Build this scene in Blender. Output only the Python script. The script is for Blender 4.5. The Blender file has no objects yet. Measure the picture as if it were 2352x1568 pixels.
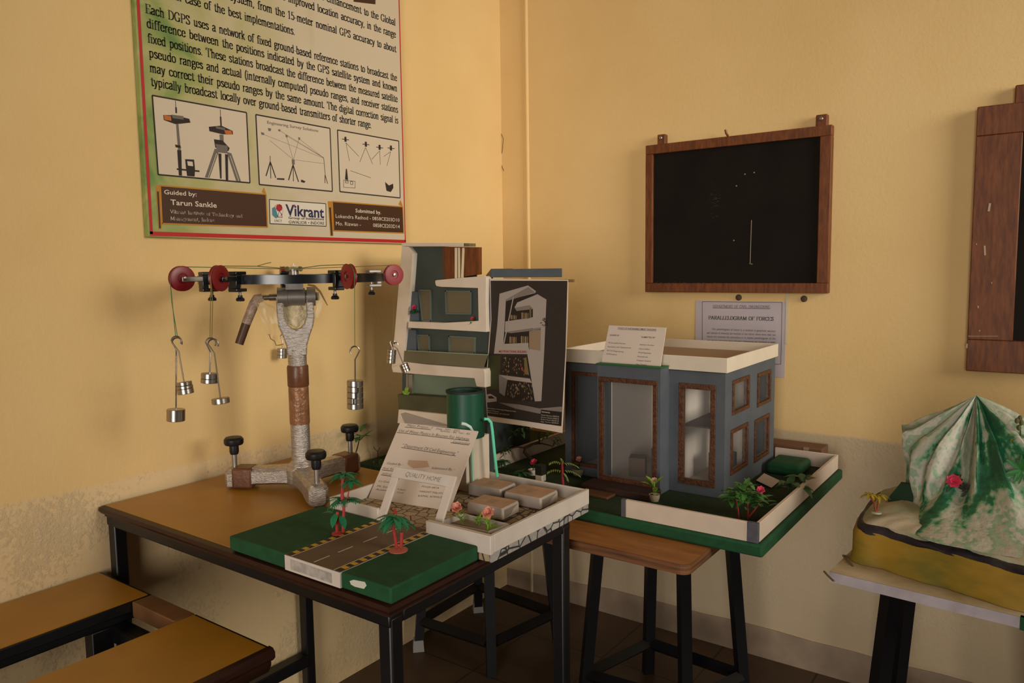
import bpy, math, random
from mathutils import Vector, Matrix
random.seed(7)
R = math.radians
scene = bpy.context.scene
col = scene.collection

# ------------------------------------------------------------------ camera, world, light, exposure
F_PX, YAW, PITCH, ROLL = 1745.195, 0.623833, 0.0952842, 0.0129213
CAM = Vector((1.759, -2.392, 1.27))
_fw = Vector((-math.sin(YAW)*math.cos(PITCH), math.cos(YAW)*math.cos(PITCH), -math.sin(PITCH)))
_rt = _fw.cross(Vector((0, 0, 1))).normalized()
_dn = _fw.cross(_rt)
_r = _rt*math.cos(ROLL) + _dn*math.sin(ROLL)
_d = _dn*math.cos(ROLL) - _rt*math.sin(ROLL)
cd = bpy.data.cameras.new('camera')
cd.sensor_width = 36.0
cd.lens = 36.0*F_PX/2352
cd.clip_start = 0.02
cam = bpy.data.objects.new('camera', cd)
cam.matrix_world = Matrix(((_r.x, -_d.x, -_fw.x, CAM.x), (_r.y, -_d.y, -_fw.y, CAM.y), (_r.z, -_d.z, -_fw.z, CAM.z), (0, 0, 0, 1)))
col.objects.link(cam)
scene.camera = cam

world = bpy.data.worlds.new('world')
scene.world = world
world.use_nodes = True
bg = world.node_tree.nodes['Background']
bg.inputs[0].default_value = (1.0, 0.86, 0.68, 1)
bg.inputs[1].default_value = 0.06

def area(name, loc, target, sx, sy, energy, color, spread=180):
    l = bpy.data.lights.new(name, 'AREA')
    l.shape = 'RECTANGLE'; l.size = sx; l.size_y = sy
    l.energy = energy; l.color = color; l.spread = R(spread)
    o = bpy.data.objects.new(name, l)
    o.location = loc
    o.rotation_euler = (Vector(target)-Vector(loc)).to_track_quat('-Z', 'Y').to_euler()
    col.objects.link(o)
    return o
area('window_daylight', (4.4, -1.0, 2.1), (0.0, -0.15, 1.5), 1.5, 1.4, 34, (1.0, 0.95, 0.83), 62)
area('doorway_daylight', (2.3, -5.2, 1.25), (0.12, -0.1, 0.9), 1.7, 2.1, 46, (1.0, 0.94, 0.86), 76)
vs = scene.view_settings
vs.view_transform = 'Standard'; vs.look = 'None'; vs.gamma = 1; vs.exposure = -1.1; vs.use_curve_mapping = False

# ------------------------------------------------------------------ pixel -> point helpers (frame 2352 x 1568)
def ray(px, py):
    return _r*((px-1176)/F_PX) + _d*((py-784)/F_PX) + _fw
def at(ax, val, px, py):
    d = ray(px, py); i = 'xyz'.index(ax)
    return CAM + d*((val-CAM[i])/d[i])
def atp(P, N, px, py):
    d = ray(px, py)
    return CAM + d*(N.dot(P-CAM)/N.dot(d))

# ------------------------------------------------------------------ materials
def lin(h):
    h = h.lstrip('#'); out = []
    for i in (0, 2, 4):
        c = int(h[i:i+2], 16)/255
        out.append(c/12.92 if c <= .04045 else ((c+.055)/1.055)**2.4)
    return out
MATS = {}
def mat(name, hexcol, rough=.6, metal=0., var=.0, vscale=30., bump=0., bscale=80., hex2=None, spec=.4, stretch=None, cov=.5):
    if name in MATS: return MATS[name]
    m = bpy.data.materials.new(name); m.use_nodes = True
    nt = m.node_tree; b = nt.nodes['Principled BSDF']
    c = lin(hexcol)
    b.inputs['Base Color'].default_value = (*c, 1)
    b.inputs['Roughness'].default_value = rough
    b.inputs['Metallic'].default_value = metal
    b.inputs['Specular IOR Level'].default_value = spec
    if var or hex2 or bump:
        tc = nt.nodes.new('ShaderNodeTexCoord'); mp = nt.nodes.new('ShaderNodeMapping')
        nt.links.new(tc.outputs['Object'], mp.inputs[0])
        if stretch: mp.inputs['Scale'].default_value = stretch
    if var or hex2:
        n = nt.nodes.new('ShaderNodeTexNoise'); n.inputs['Scale'].default_value = vscale; n.inputs['Detail'].default_value = 6
        nt.links.new(mp.outputs[0], n.inputs['Vector'])
        r = nt.nodes.new('ShaderNodeValToRGB')
        c2 = lin(hex2) if hex2 else [x*(1-var) for x in c]
        r.color_ramp.elements[0].color = (*c2, 1); r.color_ramp.elements[1].color = (*c, 1)
        r.color_ramp.elements[0].position = cov-.16; r.color_ramp.elements[1].position = cov+.16
        nt.links.new(n.outputs['Fac'], r.inputs[0]); nt.links.new(r.outputs[0], b.inputs['Base Color'])
    if bump:
        n2 = nt.nodes.new('ShaderNodeTexNoise'); n2.inputs['Scale'].default_value = bscale; n2.inputs['Detail'].default_value = 5
        nt.links.new(mp.outputs[0], n2.inputs['Vector'])
        bp = nt.nodes.new('ShaderNodeBump'); bp.inputs['Strength'].default_value = bump; bp.inputs['Distance'].default_value = .004
        nt.links.new(n2.outputs['Fac'], bp.inputs['Height']); nt.links.new(bp.outputs[0], b.inputs['Normal'])
    MATS[name] = m
    return m
def glass(name, hexcol='e8ecec', alpha=.16, rough=.08):
    if name in MATS: return MATS[name]
    m = bpy.data.materials.new(name); m.use_nodes = True
    nt = m.node_tree; b = nt.nodes['Principled BSDF']
    b.inputs['Base Color'].default_value = (*lin(hexcol), 1); b.inputs['Roughness'].default_value = rough
    tr = nt.nodes.new('ShaderNodeBsdfTransparent'); mx = nt.nodes.new('ShaderNodeMixShader')
    mx.inputs[0].default_value = alpha
    nt.links.new(tr.outputs[0], mx.inputs[1]); nt.links.new(b.outputs[0], mx.inputs[2])
    nt.links.new(mx.outputs[0], nt.nodes['Material Output'].inputs[0])
    MATS[name] = m
    return m
def wall_mat(name, up, lo, zsplit, flake):
    m = bpy.data.materials.new(name); m.use_nodes = True
    nt = m.node_tree; L = nt.links.new; N = nt.nodes.new; b = nt.nodes['Principled BSDF']
    b.inputs['Roughness'].default_value = .62; b.inputs['Specular IOR Level'].default_value = .25
    geo = N('ShaderNodeNewGeometry'); sep = N('ShaderNodeSeparateXYZ'); L(geo.outputs['Position'], sep.inputs[0])
    n1 = N('ShaderNodeTexNoise'); n1.inputs['Scale'].default_value = 3.0; n1.inputs['Detail'].default_value = 3; L(geo.outputs['Position'], n1.inputs['Vector'])
    wob = N('ShaderNodeMath'); wob.operation = 'MULTIPLY_ADD'; wob.inputs[1].default_value = .03; L(n1.outputs['Fac'], wob.inputs[0]); L(sep.outputs['Z'], wob.inputs[2])
    stp = N('ShaderNodeMapRange'); stp.inputs['From Min'].default_value = zsplit+.012; stp.inputs['From Max'].default_value = zsplit+.022; L(wob.outputs[0], stp.inputs['Value'])
    # blotches
    n2 = N('ShaderNodeTexNoise'); n2.inputs['Scale'].default_value = 1.6; n2.inputs['Detail'].default_value = 6; n2.inputs['Roughness'].default_value = .6; L(geo.outputs['Position'], n2.inputs['Vector'])
    def ramp(c, k):
        r = N('ShaderNodeValToRGB'); c = lin(c)
        r.color_ramp.elements[0].color = (c[0]*k, c[1]*k*.97, c[2]*k*.9, 1); r.color_ramp.elements[1].color = (*c, 1)
        r.color_ramp.elements[0].position = .35; r.color_ramp.elements[1].position = .62
        L(n2.outputs['Fac'], r.inputs[0]); return r
    ru = ramp(up, .93); rl = ramp(lo, .86)
    # pale efflorescence on the lower band
    mu = N('ShaderNodeTexNoise'); mu.inputs['Scale'].default_value = 85; mu.inputs['Detail'].default_value = 8; mu.inputs['Roughness'].default_value = .7; L(geo.outputs['Position'], mu.inputs['Vector'])
    mk = N('ShaderNodeTexNoise'); mk.inputs['Scale'].default_value = 4.5; mk.inputs['Detail'].default_value = 2; L(geo.outputs['Position'], mk.inputs['Vector'])
    mm = N('ShaderNodeMath'); mm.operation = 'MULTIPLY'; L(mu.outputs['Fac'], mm.inputs[0]); L(mk.outputs['Fac'], mm.inputs[1])
    mr = N('ShaderNodeMapRange'); mr.inputs['From Min'].default_value = .27; mr.inputs['From Max'].default_value = .44; mr.inputs['To Max'].default_value = .22*flake; L(mm.outputs[0], mr.inputs['Value'])
    pale = N('ShaderNodeMix'); pale.data_type = 'RGBA'; L(mr.outputs[0], pale.inputs[0]); L(rl.outputs[0], pale.inputs[6]); pale.inputs[7].default_value = (*lin('e8dcc4'), 1)
    mix = N('ShaderNodeMix'); mix.data_type = 'RGBA'; L(stp.outputs[0], mix.inputs[0]); L(pale.outputs[2], mix.inputs[6]); L(ru.outputs[0], mix.inputs[7])
    L(mix.outputs[2], b.inputs['Base Color'])
    inv = N('ShaderNodeMath'); inv.operation = 'SUBTRACT'; inv.inputs[0].default_value = 1; L(stp.outputs[0], inv.inputs[1])
    pm = N('ShaderNodeMath'); pm.operation = 'MULTIPLY'; L(inv.outputs[0], pm.inputs[0]); L(mr.outputs[0], pm.inputs[1])
    hs = N('ShaderNodeMath'); hs.operation = 'MULTIPLY_ADD'; L(pm.outputs[0], hs.inputs[0]); hs.inputs[1].default_value = .55; hs.inputs[2].default_value = .045
    hm = N('ShaderNodeMath'); hm.operation = 'MULTIPLY'; L(mu.outputs['Fac'], hm.inputs[0]); L(hs.outputs[0], hm.inputs[1])
    bp = N('ShaderNodeBump'); bp.inputs['Strength'].default_value = .9; bp.inputs['Distance'].default_value = .02; L(hm.outputs[0], bp.inputs['Height']); L(bp.outputs[0], b.inputs['Normal'])
    return m

M_WALLA = wall_mat('cream_wall_paint', 'e2bf84', 'e3c596', .79, 1.0)
M_WALLB = wall_mat('cream_wall_paint_back', 'e2c086', 'c6b090', .755, .35)
M_CEIL = mat('ceiling_white', 'd8d0c0', .8)
M_SKIRT = mat('grey_skirting_paint', 'a58d76', .6, var=.25, vscale=12, bump=.2, bscale=40)
M_BLACK = mat('black_enamel_steel', '0e0d10', .42, spec=.5, var=.3, vscale=25, bump=.05)
M_LAM = mat('golden_laminate', 'b07b22', .38, var=.16, vscale=7, stretch=(1, 1, 1), spec=.5)
M_RIM = mat('dark_brown_rim', '33190f', .42, var=.3, vscale=30)
M_WHITE = mat('white_card', 'cdbfb2', .75, var=.08, vscale=25)
M_WHITE2 = mat('white_paint_board', 'd9c8b4', .7, var=.10, vscale=18)
M_PAPER = mat('paper', 'd2bfae', .8, var=.05, vscale=14)
M_INK = mat('dark_ink', '2a211d', .7)
M_INK2 = mat('brown_black_print', '33241c', .7)
M_GREEN = mat('green_velvet_paper', '174a27', .85, var=.25, vscale=45, bump=.15, bscale=300)
M_GREENLAWN = mat('dark_green_lawn', '213410', .9, hex2='18280c', vscale=60, bump=.25, bscale=400)
M_STEEL = mat('brushed_steel', 'b3aaa0', .28, 1.0, var=.15, vscale=120, stretch=(1, 1, .05))
M_DSTEEL = mat('dull_steel', '9b938b', .36, .75, var=.15, vscale=60)
M_SILVER = mat('silver_wrapped', 'c9beb4', .28, .72, var=.35, vscale=70, bump=.7, bscale=130, stretch=(1, 1, 4))
M_RED = mat('red_plastic', '7c1418', .36, var=.12, vscale=40, spec=.5)
M_TAPE = mat('brown_tape', '6b4128', .34, var=.25, vscale=30, bump=.35, bscale=60)
M_BROWN = mat('brown_wood', '763f18', .55, hex2='5a2d10', vscale=22, stretch=(6, 6, 1), bump=.06, bscale=60)
M_BLUE = mat('blue_grey_paint', '525a61', .7, var=.16, vscale=16, bump=.1, bscale=60)
M_DBLUE = mat('dark_slate_paint', '3f4843', .7, var=.14, vscale=18)
M_OLIVE = mat('olive_board', '6e634a', .7, var=.12, vscale=12)
M_LEAF = mat('leaf_green', '2f7a34', .5, var=.35, vscale=60)
M_LEAF2 = mat('leaf_yellow_green', '7fa632', .5, var=.3, vscale=60)
M_LEAFD = mat('leaf_dark_green', '1f4a22', .55, var=.3, vscale=60)
M_PINK = mat('pink_petal', 'd8405c', .5, var=.25, vscale=80)
M_ORANGE = mat('salmon_petal', 'd98a72', .5, var=.25, vscale=80)
M_STEMR = mat('red_plastic_stem', 'a8322c', .5, var=.2, vscale=50)
M_STONE = None

# ------------------------------------------------------------------ mesh builder
ORG = {}
class MB:
    def __init__(s): s.v = []; s.f = []; s.m = []; s.mats = []; s.uv = None
    def mi(s, m):
        if m not in s.mats: s.mats.append(m)
        return s.mats.index(m)
    def add(s, vs_, fs, m):
        o = len(s.v); k = s.mi(m)
        s.v += [tuple(p) for p in vs_]
        for f in fs: s.f.append(tuple(i+o for i in f)); s.m.append(k)
        return s
    def box(s, a, b, m, rot=0., piv=None):
        x0, y0, z0 = a; x1, y1, z1 = b
        p = [(x0, y0, z0), (x1, y0, z0), (x1, y1, z0), (x0, y1, z0), (x0, y0, z1), (x1, y0, z1), (x1, y1, z1), (x0, y1, z1)]
        if rot:
            c = piv or ((x0+x1)/2, (y0+y1)/2); ca, sa = math.cos(rot), math.sin(rot)
            p = [(c[0]+(q[0]-c[0])*ca-(q[1]-c[1])*sa, c[1]+(q[0]-c[0])*sa+(q[1]-c[1])*ca, q[2]) for q in p]
        return s.add(p, [(0, 3, 2, 1), (4, 5, 6, 7), (0, 1, 5, 4), (1, 2, 6, 5), (2, 3, 7, 6), (3, 0, 4, 7)], m)
    def prism(s, pts, off, m):
        """solid from an outline of 3-D points, extruded by off"""
        n = len(pts); off = Vector(off)
        P = [Vector(p) for p in pts]; Q = [p+off for p in P]
        nrm = Vector((0, 0, 0))
        for i in range(n): nrm += P[i].cross(P[(i+1) % n])
        fl = nrm.dot(off) > 0
        a = list(range(n)); b = list(range(n, 2*n))
        fs = [tuple(reversed(a)) if fl else tuple(a), tuple(b) if fl else tuple(reversed(b))]
        for i in range(n):
            j = (i+1) % n
            fs.append((i, j, j+n, i+n) if fl else (j, i, i+n, j+n))
        return s.add(P+Q, fs, m)
    def poly(s, pts, m): return s.add(pts, [tuple(range(len(pts)))], m)
    def tube(s, path, r, m, n=8, caps=True, flat=1.0):
        P = [Vector(p) for p in path]; rr = r if isinstance(r, (list, tuple)) else [r]*len(P)
        vs_ = []; fs = []
        t0 = (P[1]-P[0]).normalized()
        ref = Vector((0, 0, 1)) if abs(t0.z) < .9 else Vector((1, 0, 0))
        u = t0.cross(ref).normalized()
        for i, p in enumerate(P):
            t = (P[min(i+1, len(P)-1)]-P[max(i-1, 0)]).normalized()
            u = (u-t*u.dot(t)).normalized(); w = t.cross(u)
            for k in range(n):
                a = 2*math.pi*k/n
                vs_.append(p+u*math.cos(a)*rr[i]+w*math.sin(a)*rr[i]*flat)
        for i in range(len(P)-1):
            for k in range(n):
                fs.append((i*n+k, i*n+(k+1) % n, (i+1)*n+(k+1) % n, (i+1)*n+k))
        if caps: fs.append(tuple(reversed(range(n)))); fs.append(tuple(range((len(P)-1)*n, len(P)*n)))
        return s.add(vs_, fs, m)
    def lathe(s, prof, c, m, axis=(0, 0, 1), n=24, caps=True):
        ax = Vector(axis).normalized(); c = Vector(c)
        ref = Vector((0, 0, 1)) if abs(ax.z) < .9 else Vector((1, 0, 0))
        u = ax.cross(ref).normalized(); w = ax.cross(u)
        vs_ = []; fs = []
        for r, h in prof:
            for k in range(n):
                a = 2*math.pi*k/n
                vs_.append(c+ax*h+(u*math.cos(a)+w*math.sin(a))*max(r, 1e-5))
        for i in range(len(prof)-1):
            for k in range(n):
                fs.append((i*n+k, i*n+(k+1) % n, (i+1)*n+(k+1) % n, (i+1)*n+k))
        if caps and prof[0][0] > 1e-4: fs.append(tuple(reversed(range(n))))
        if caps and prof[-1][0] > 1e-4: fs.append(tuple(range((len(prof)-1)*n, len(prof)*n)))
        return s.add(vs_, fs, m)
    def ball(s, c, r, m, sx=1, sy=1, sz=1, n=10):
        vs_ = []; fs = []; h = max(4, n//2)
        for i in range(h+1):
            a = math.pi*i/h
            for k in range(n):
                b = 2*math.pi*k/n
                vs_.append((c[0]+r*sx*math.sin(a)*math.cos(b), c[1]+r*sy*math.sin(a)*math.sin(b), c[2]+r*sz*math.cos(a)))
        for i in range(h):
            for k in range(n): fs.append((i*n+k, (i+1)*n+k, (i+1)*n+(k+1) % n, i*n+(k+1) % n))
        return s.add(vs_, fs, m)
    def leaf(s, base, d, up, L, W, m, curl=.3, n=4):
        """a pointed folded leaf blade"""
        d = Vector(d).normalized(); up = Vector(up); side = d.cross(up)
        if side.length < 1e-4: side = d.cross(Vector((1, 0, 0)))
        side.normalize(); up = side.cross(d)
        vs_ = []; fs = []
        for i in range(n+1):
            t = i/n; w = W*.5*math.sin(math.pi*min(1, .08+t*.92))**.8 if i < n else 0
            c = Vector(base)+d*(L*t)-up*(curl*L*t*t)
            vs_ += [c+side*w+up*w*.3, c-up*0, c-side*w+up*w*.3]
        for i in range(n):
            a = i*3
            fs += [(a, a+1, a+4, a+3), (a+1, a+2, a+5, a+4)]
        return s.add(vs_, fs, m)
    def build(s, name, parent=None, bevel=0., smooth=True, origin=None, seg=2, thick=0.):
        if parent is not None: o3 = ORG[parent.name]
        elif origin is not None: o3 = Vector(origin)
        else:
            xs = [p[0] for p in s.v]; ys = [p[1] for p in s.v]; zs = [p[2] for p in s.v]
            o3 = Vector(((min(xs)+max(xs))/2, (min(ys)+max(ys))/2, min(zs)))
        me = bpy.data.meshes.new(name)
        me.from_pydata([tuple(Vector(p)-o3) for p in s.v], [], s.f)
        for m in s.mats: me.materials.append(m)
        me.polygons.foreach_set('material_index', s.m)
        if s.uv:
            ul = me.uv_layers.new(name='uv')
            for lp in me.loops: ul.data[lp.index].uv = s.uv[lp.vertex_index]
        me.update()
        if smooth:
            me.shade_smooth(); me.set_sharp_from_angle(angle=R(38))
        o = bpy.data.objects.new(name, me); col.objects.link(o)
        if parent is not None: o.parent = parent
        else: o.location = o3
        ORG[o.name] = o3
        if thick:
            md = o.modifiers.new('thickness', 'SOLIDIFY'); md.thickness = thick; md.offset = 0
        if bevel:
            md = o.modifiers.new('bevel', 'BEVEL'); md.width = bevel; md.segments = seg; md.limit_method = 'ANGLE'; md.angle_limit = R(40)
        return o
def tag(o, label, cat, group=None, kind=None):
    o['label'] = label; o['category'] = cat
    if group: o['group'] = group
    if kind: o['kind'] = kind
    return o
def thing(name, loc, label, cat, group=None):
    o = bpy.data.objects.new(name, None); o.empty_display_size = .05
    o.location = loc; col.objects.link(o); ORG[o.name] = Vector(loc)
    return tag(o, label, cat, group)
def struct(mb, name, parent=None, **k):
    o = mb.build(name, parent, **k)
    if parent is None: o['kind'] = 'structure'
    return o
def B(a, b, m): return MB().box(a, b, m)

# ------------------------------------------------------------------ lettering: built-in sans and a drawn serif alphabet
_tc = {}
def sans(txt, bold=0.):
    key = (txt, bold)
    if key not in _tc:
        cu = bpy.data.curves.new('lettering', 'FONT'); cu.body = txt; cu.size = 1; cu.offset = bold; cu.resolution_u = 2
        o = bpy.data.objects.new('lettering', cu); col.objects.link(o)
        dg = bpy.context.evaluated_depsgraph_get()
        me = bpy.data.meshes.new_from_object(o.evaluated_get(dg))
        vs_ = [tuple(v.co) for v in me.vertices]; fs = [tuple(p.vertices) for p in me.polygons]
        bpy.data.objects.remove(o); bpy.data.curves.remove(cu); bpy.data.meshes.remove(me)
        _tc[key] = ([(v[0], v[1]/.72) for v in vs_], fs, .0)   # cap height about 1
    return _tc[key]
# glyph: advance, strokes; 'c' smooth, 'l' straight, 's' serif (centre, half width)
GL = {
'a': (.41, 'c.08,.4 .14,.49 .24,.5 .31,.42 .31,.3|l.31,.4 .31,.06 .38,.01|c.31,.3 .16,.26 .07,.18 .08,.05 .17,0 .31,.1'),
'b': (.44, 'l.1,.72 .1,.02|c.1,.4 .2,.5 .33,.43 .37,.25 .33,.07 .2,0 .1,.08|s.06,.71,.05'),
'c': (.40, 'c.34,.38 .28,.48 .18,.5 .08,.4 .06,.25 .09,.08 .2,0 .3,.04 .35,.12'),
'd': (.45, 'l.34,.72 .34,0|c.34,.4 .24,.5 .11,.43 .06,.25 .11,.07 .23,0 .34,.1|s.3,.71,.05|s.38,.01,.05'),
'e': (.40, 'l.08,.28 .34,.28|c.34,.28 .33,.42 .22,.5 .11,.44 .06,.25 .1,.07 .21,0 .3,.04 .35,.12'),
'f': (.28, 'c.31,.66 .25,.72 .16,.68 .13,.56|l.13,.58 .13,0|l.03,.48 .26,.48|s.13,.01,.1'),
'g': (.42, 'c.2,.5 .32,.42 .32,.28 .2,.2 .08,.28 .08,.42 .2,.5|c.12,.2 .07,.1 .2,.06 .35,.02 .36,-.12 .2,-.2 .06,-.14 .08,-.03 .16,.05|l.3,.46 .4,.49'),
'h': (.46, 'l.1,.72 .1,0|c.1,.38 .2,.49 .29,.48 .34,.38|l.34,.4 .34,0|s.1,.01,.09|s.34,.01,.09|s.06,.71,.05'),
'i': (.21, 'l.1,.48 .1,0|l.1,.62 .1,.68|s.1,.01,.09|s.06,.47,.05'),
'j': (.21, 'l.1,.48 .1,-.1|c.1,-.08 .08,-.18 .01,-.2|l.1,.62 .1,.68|s.06,.47,.05'),
'k': (.44, 'l.1,.72 .1,0|l.33,.48 .11,.22|l.17,.28 .36,0|s.1,.01,.09|s.35,.01,.08|s.06,.71,.05|s.32,.47,.08'),
'l': (.21, 'l.1,.72 .1,0|s.1,.01,.09|s.06,.71,.05'),
'm': (.66, 'l.1,.48 .1,0|c.1,.38 .19,.49 .27,.48 .32,.38|l.32,.4 .32,0|c.32,.38 .41,.49 .49,.48 .54,.38|l.54,.4 .54,0|s.1,.01,.08|s.32,.01,.08|s.54,.01,.08|s.06,.47,.05'),
'n': (.46, 'l.1,.48 .1,0|c.1,.38 .2,.49 .29,.48 .34,.38|l.34,.4 .34,0|s.1,.01,.09|s.34,.01,.09|s.06,.47,.05'),
'o': (.42, 'c.2,.5 .33,.42 .36,.25 .33,.08 .2,0 .08,.08 .05,.25 .08,.42 .2,.5'),
'p': (.45, 'l.1,.48 .1,-.2|c.1,.4 .2,.5 .33,.43 .37,.25 .33,.07 .2,0 .1,.1|s.1,-.19,.09|s.06,.47,.05'),
'q': (.44, 'l.34,.48 .34,-.2|c.34,.4 .24,.5 .11,.43 .06,.25 .11,.07 .23,0 .34,.1|s.34,-.19,.08'),
'r': (.31, 'l.1,.48 .1,0|c.1,.34 .16,.46 .22,.49 .28,.45|s.1,.01,.1|s.06,.47,.05'),
's': (.36, 'c.29,.4 .22,.5 .1,.47 .08,.37 .18,.27 .3,.18 .28,.05 .17,0 .06,.09'),
't': (.28, 'l.13,.62 .13,.1|c.13,.12 .16,.01 .22,.01 .27,.06|l.03,.48 .25,.48'),
'u': (.46, 'l.1,.48 .1,.12|c.1,.14 .14,.02 .24,.02 .34,.12|l.34,.48 .34,0|s.06,.47,.05|s.3,.47,.05|s.38,.01,.05'),
'v': (.41, 'l.06,.48 .2,0|l.34,.48 .2,0|s.06,.47,.07|s.34,.47,.07'),
'w': (.6, 'l.05,.48 .17,0|l.29,.46 .17,0|l.29,.46 .42,0|l.54,.48 .42,0|s.05,.47,.06|s.54,.47,.06'),
'x': (.41, 'l.06,.48 .34,0|l.34,.48 .06,0|s.06,.47,.06|s.34,.47,.06|s.06,.01,.06|s.34,.01,.06'),
'y': (.41, 'l.06,.48 .21,.02|l.35,.48 .2,0|c.2,.02 .14,-.16 .04,-.19|s.06,.47,.07|s.35,.47,.07'),
'z': (.38, 'l.06,.47 .33,.47|l.33,.47 .06,.01|l.06,.01 .34,.01'),
'A': (.62, 'l.3,.72 .07,0|l.3,.72 .53,0|l.16,.24 .44,.24|s.07,.01,.08|s.53,.01,.08'),
'B': (.52, 'l.11,.7 .11,0|c.1,.71 .36,.69 .4,.54 .34,.4 .12,.37|c.12,.37 .4,.36 .44,.18 .36,.01 .1,.01'),
'C': (.55, 'c.48,.54 .42,.68 .28,.72 .11,.6 .06,.36 .11,.12 .28,0 .42,.05 .49,.18|l.48,.52 .48,.7'),
'D': (.6, 'l.12,.7 .12,0|c.06,.71 .3,.7 .47,.58 .53,.36 .47,.12 .3,.01 .06,.01|s.1,.71,.08|s.1,.01,.08'),
'E': (.52, 'l.12,.7 .12,0|l.04,.71 .45,.71|l.12,.37 .36,.37|l.04,.01 .47,.01|l.45,.71 .45,.56|l.47,.01 .47,.17'),
'F': (.49, 'l.12,.7 .12,0|l.04,.71 .45,.71|l.12,.37 .36,.37|l.45,.71 .45,.56|s.12,.01,.1'),
'G': (.62, 'c.5,.54 .43,.68 .29,.72 .12,.6 .06,.36 .12,.12 .29,0 .43,.05 .5,.16|l.5,.3 .5,.03|s.49,.31,.1'),
'I': (.27, 'l.13,.71 .13,0|s.13,.71,.1|s.13,.01,.1'),
'L': (.49, 'l.12,.71 .12,0|s.12,.71,.1|l.04,.01 .45,.01|l.45,.01 .45,.18'),
'M': (.76, 'l.12,.71 .12,0|l.12,.7 .37,.05|l.37,.05 .62,.7|l.62,.71 .62,0|s.12,.01,.08|s.62,.01,.1|s.08,.71,.06|s.66,.71,.06'),
'N': (.66, 'l.12,.71 .12,0|l.12,.7 .52,.02|l.52,.71 .52,0|s.12,.01,.08|s.08,.71,.06|s.52,.71,.08'),
'O': (.62, 'c.3,.72 .48,.62 .55,.36 .48,.1 .3,0 .12,.1 .06,.36 .12,.62 .3,.72'),
'P': (.51, 'l.12,.7 .12,0|c.06,.71 .3,.71 .43,.62 .43,.42 .3,.34 .12,.34|s.12,.01,.1'),
'R': (.56, 'l.12,.7 .12,0|c.06,.71 .3,.71 .43,.62 .43,.44 .3,.37 .12,.37|l.26,.37 .48,0|s.12,.01,.09|s.5,.01,.06'),
'S': (.46, 'c.36,.58 .28,.71 .14,.69 .08,.54 .2,.41 .36,.29 .38,.1 .24,0 .08,.1|l.37,.54 .37,.7|l.07,.18 .07,.02'),
'T': (.54, 'l.27,.71 .27,0|l.04,.71 .5,.71|l.04,.71 .04,.55|l.5,.71 .5,.55|s.27,.01,.1'),
'V': (.58, 'l.07,.71 .29,0|l.51,.71 .29,0|s.07,.71,.08|s.51,.71,.08'),
'1': (.4, 'l.2,.7 .2,0|l.2,.7 .1,.6|s.2,.01,.11'),
'3': (.42, 'c.08,.58 .14,.7 .28,.68 .32,.54 .18,.38 .34,.3 .34,.08 .2,0 .06,.1'),
'5': (.42, 'l.12,.7 .34,.7|l.12,.7 .1,.38|c.1,.4 .24,.44 .35,.32 .33,.08 .18,0 .06,.09'),
'.': (.2, 'l.09,.01 .09,.06'), ',': (.2, 'l.1,.06 .06,-.1'), '-': (.28, 'l.04,.24 .24,.24'),
'(': (.25, 'c.2,.76 .1,.56 .08,.3 .1,.06 .2,-.14'), ')': (.25, 'c.05,.76 .15,.56 .17,.3 .15,.06 .05,-.14'), ' ': (.34, ''),
}
def _smooth(P):
    out = []
    for i in range(len(P)-1):
        a = P[max(0, i-1)]; b = P[i]; c = P[i+1]; d = P[min(len(P)-1, i+2)]
        for k in range(3):
            t = k/3
            out.append(tuple(.5*(2*b[j]+(c[j]-a[j])*t+(2*a[j]-5*b[j]+4*c[j]-d[j])*t*t+(3*b[j]-a[j]-3*c[j]+d[j])*t**3) for j in (0, 1)))
    return out+[P[-1]]
def serif(txt, w=.082, h=.03):
    """broad-nib serif lettering as flat polygons; cap height .72 scaled to 1"""
    vs_ = []; fs = []; x = 0
    def quad(p, q):
        if q[0] < p[0]: p, q = q, p
        a, b = w/2, h/2
        if q[1] >= p[1]: P = [(p[0]-a, p[1]-b), (p[0]+a, p[1]-b), (q[0]+a, q[1]-b), (q[0]+a, q[1]+b), (q[0]-a, q[1]+b), (p[0]-a, p[1]+b)]
        else: P = [(p[0]-a, p[1]+b), (p[0]-a, p[1]-b), (q[0]-a, q[1]-b), (q[0]+a, q[1]-b), (q[0]+a, q[1]+b), (p[0]+a, p[1]+b)]
        o = len(vs_)
        vs_.extend(((X+x)/.72, Y/.72) for X, Y in P); fs.append(tuple(range(o, o+6)))
    for ch in txt:
        adv, st = GL.get(ch, GL[' '])
        for s_ in filter(None, st.split('|')):
            if s_[0] == 's':
                cx, cy, hw = map(float, s_[1:].split(','))
                o = len(vs_); b = h/2+.004
                vs_.extend(((X+x)/.72, Y/.72) for X, Y in [(cx-hw, cy-b), (cx+hw, cy-b), (cx+hw, cy+b), (cx-hw, cy+b)]); fs.append((o, o+1, o+2, o+3))
                continue
            P = [tuple(map(float, q.split(','))) for q in s_[1:].split()]
            if s_[0] == 'c': P = _smooth(P)
            for i in range(len(P)-1): quad(P[i], P[i+1])
        x += adv
    return (vs_, fs, x/.72)
def put(mb, g, o, u, v, m, slant=0.):
    """lettering g from point o, u spans its whole width, v is its cap height"""
    vs_, fs, wd = g
    wd = wd or max((q[0] for q in vs_), default=1)
    o = Vector(o); u = Vector(u)/wd; v = Vector(v)
    n = u.cross(v)
    mb.add([o+u*(q[0])+(v+v.length*slant*u.normalized())*q[1] for q in vs_], fs, m)
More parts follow.
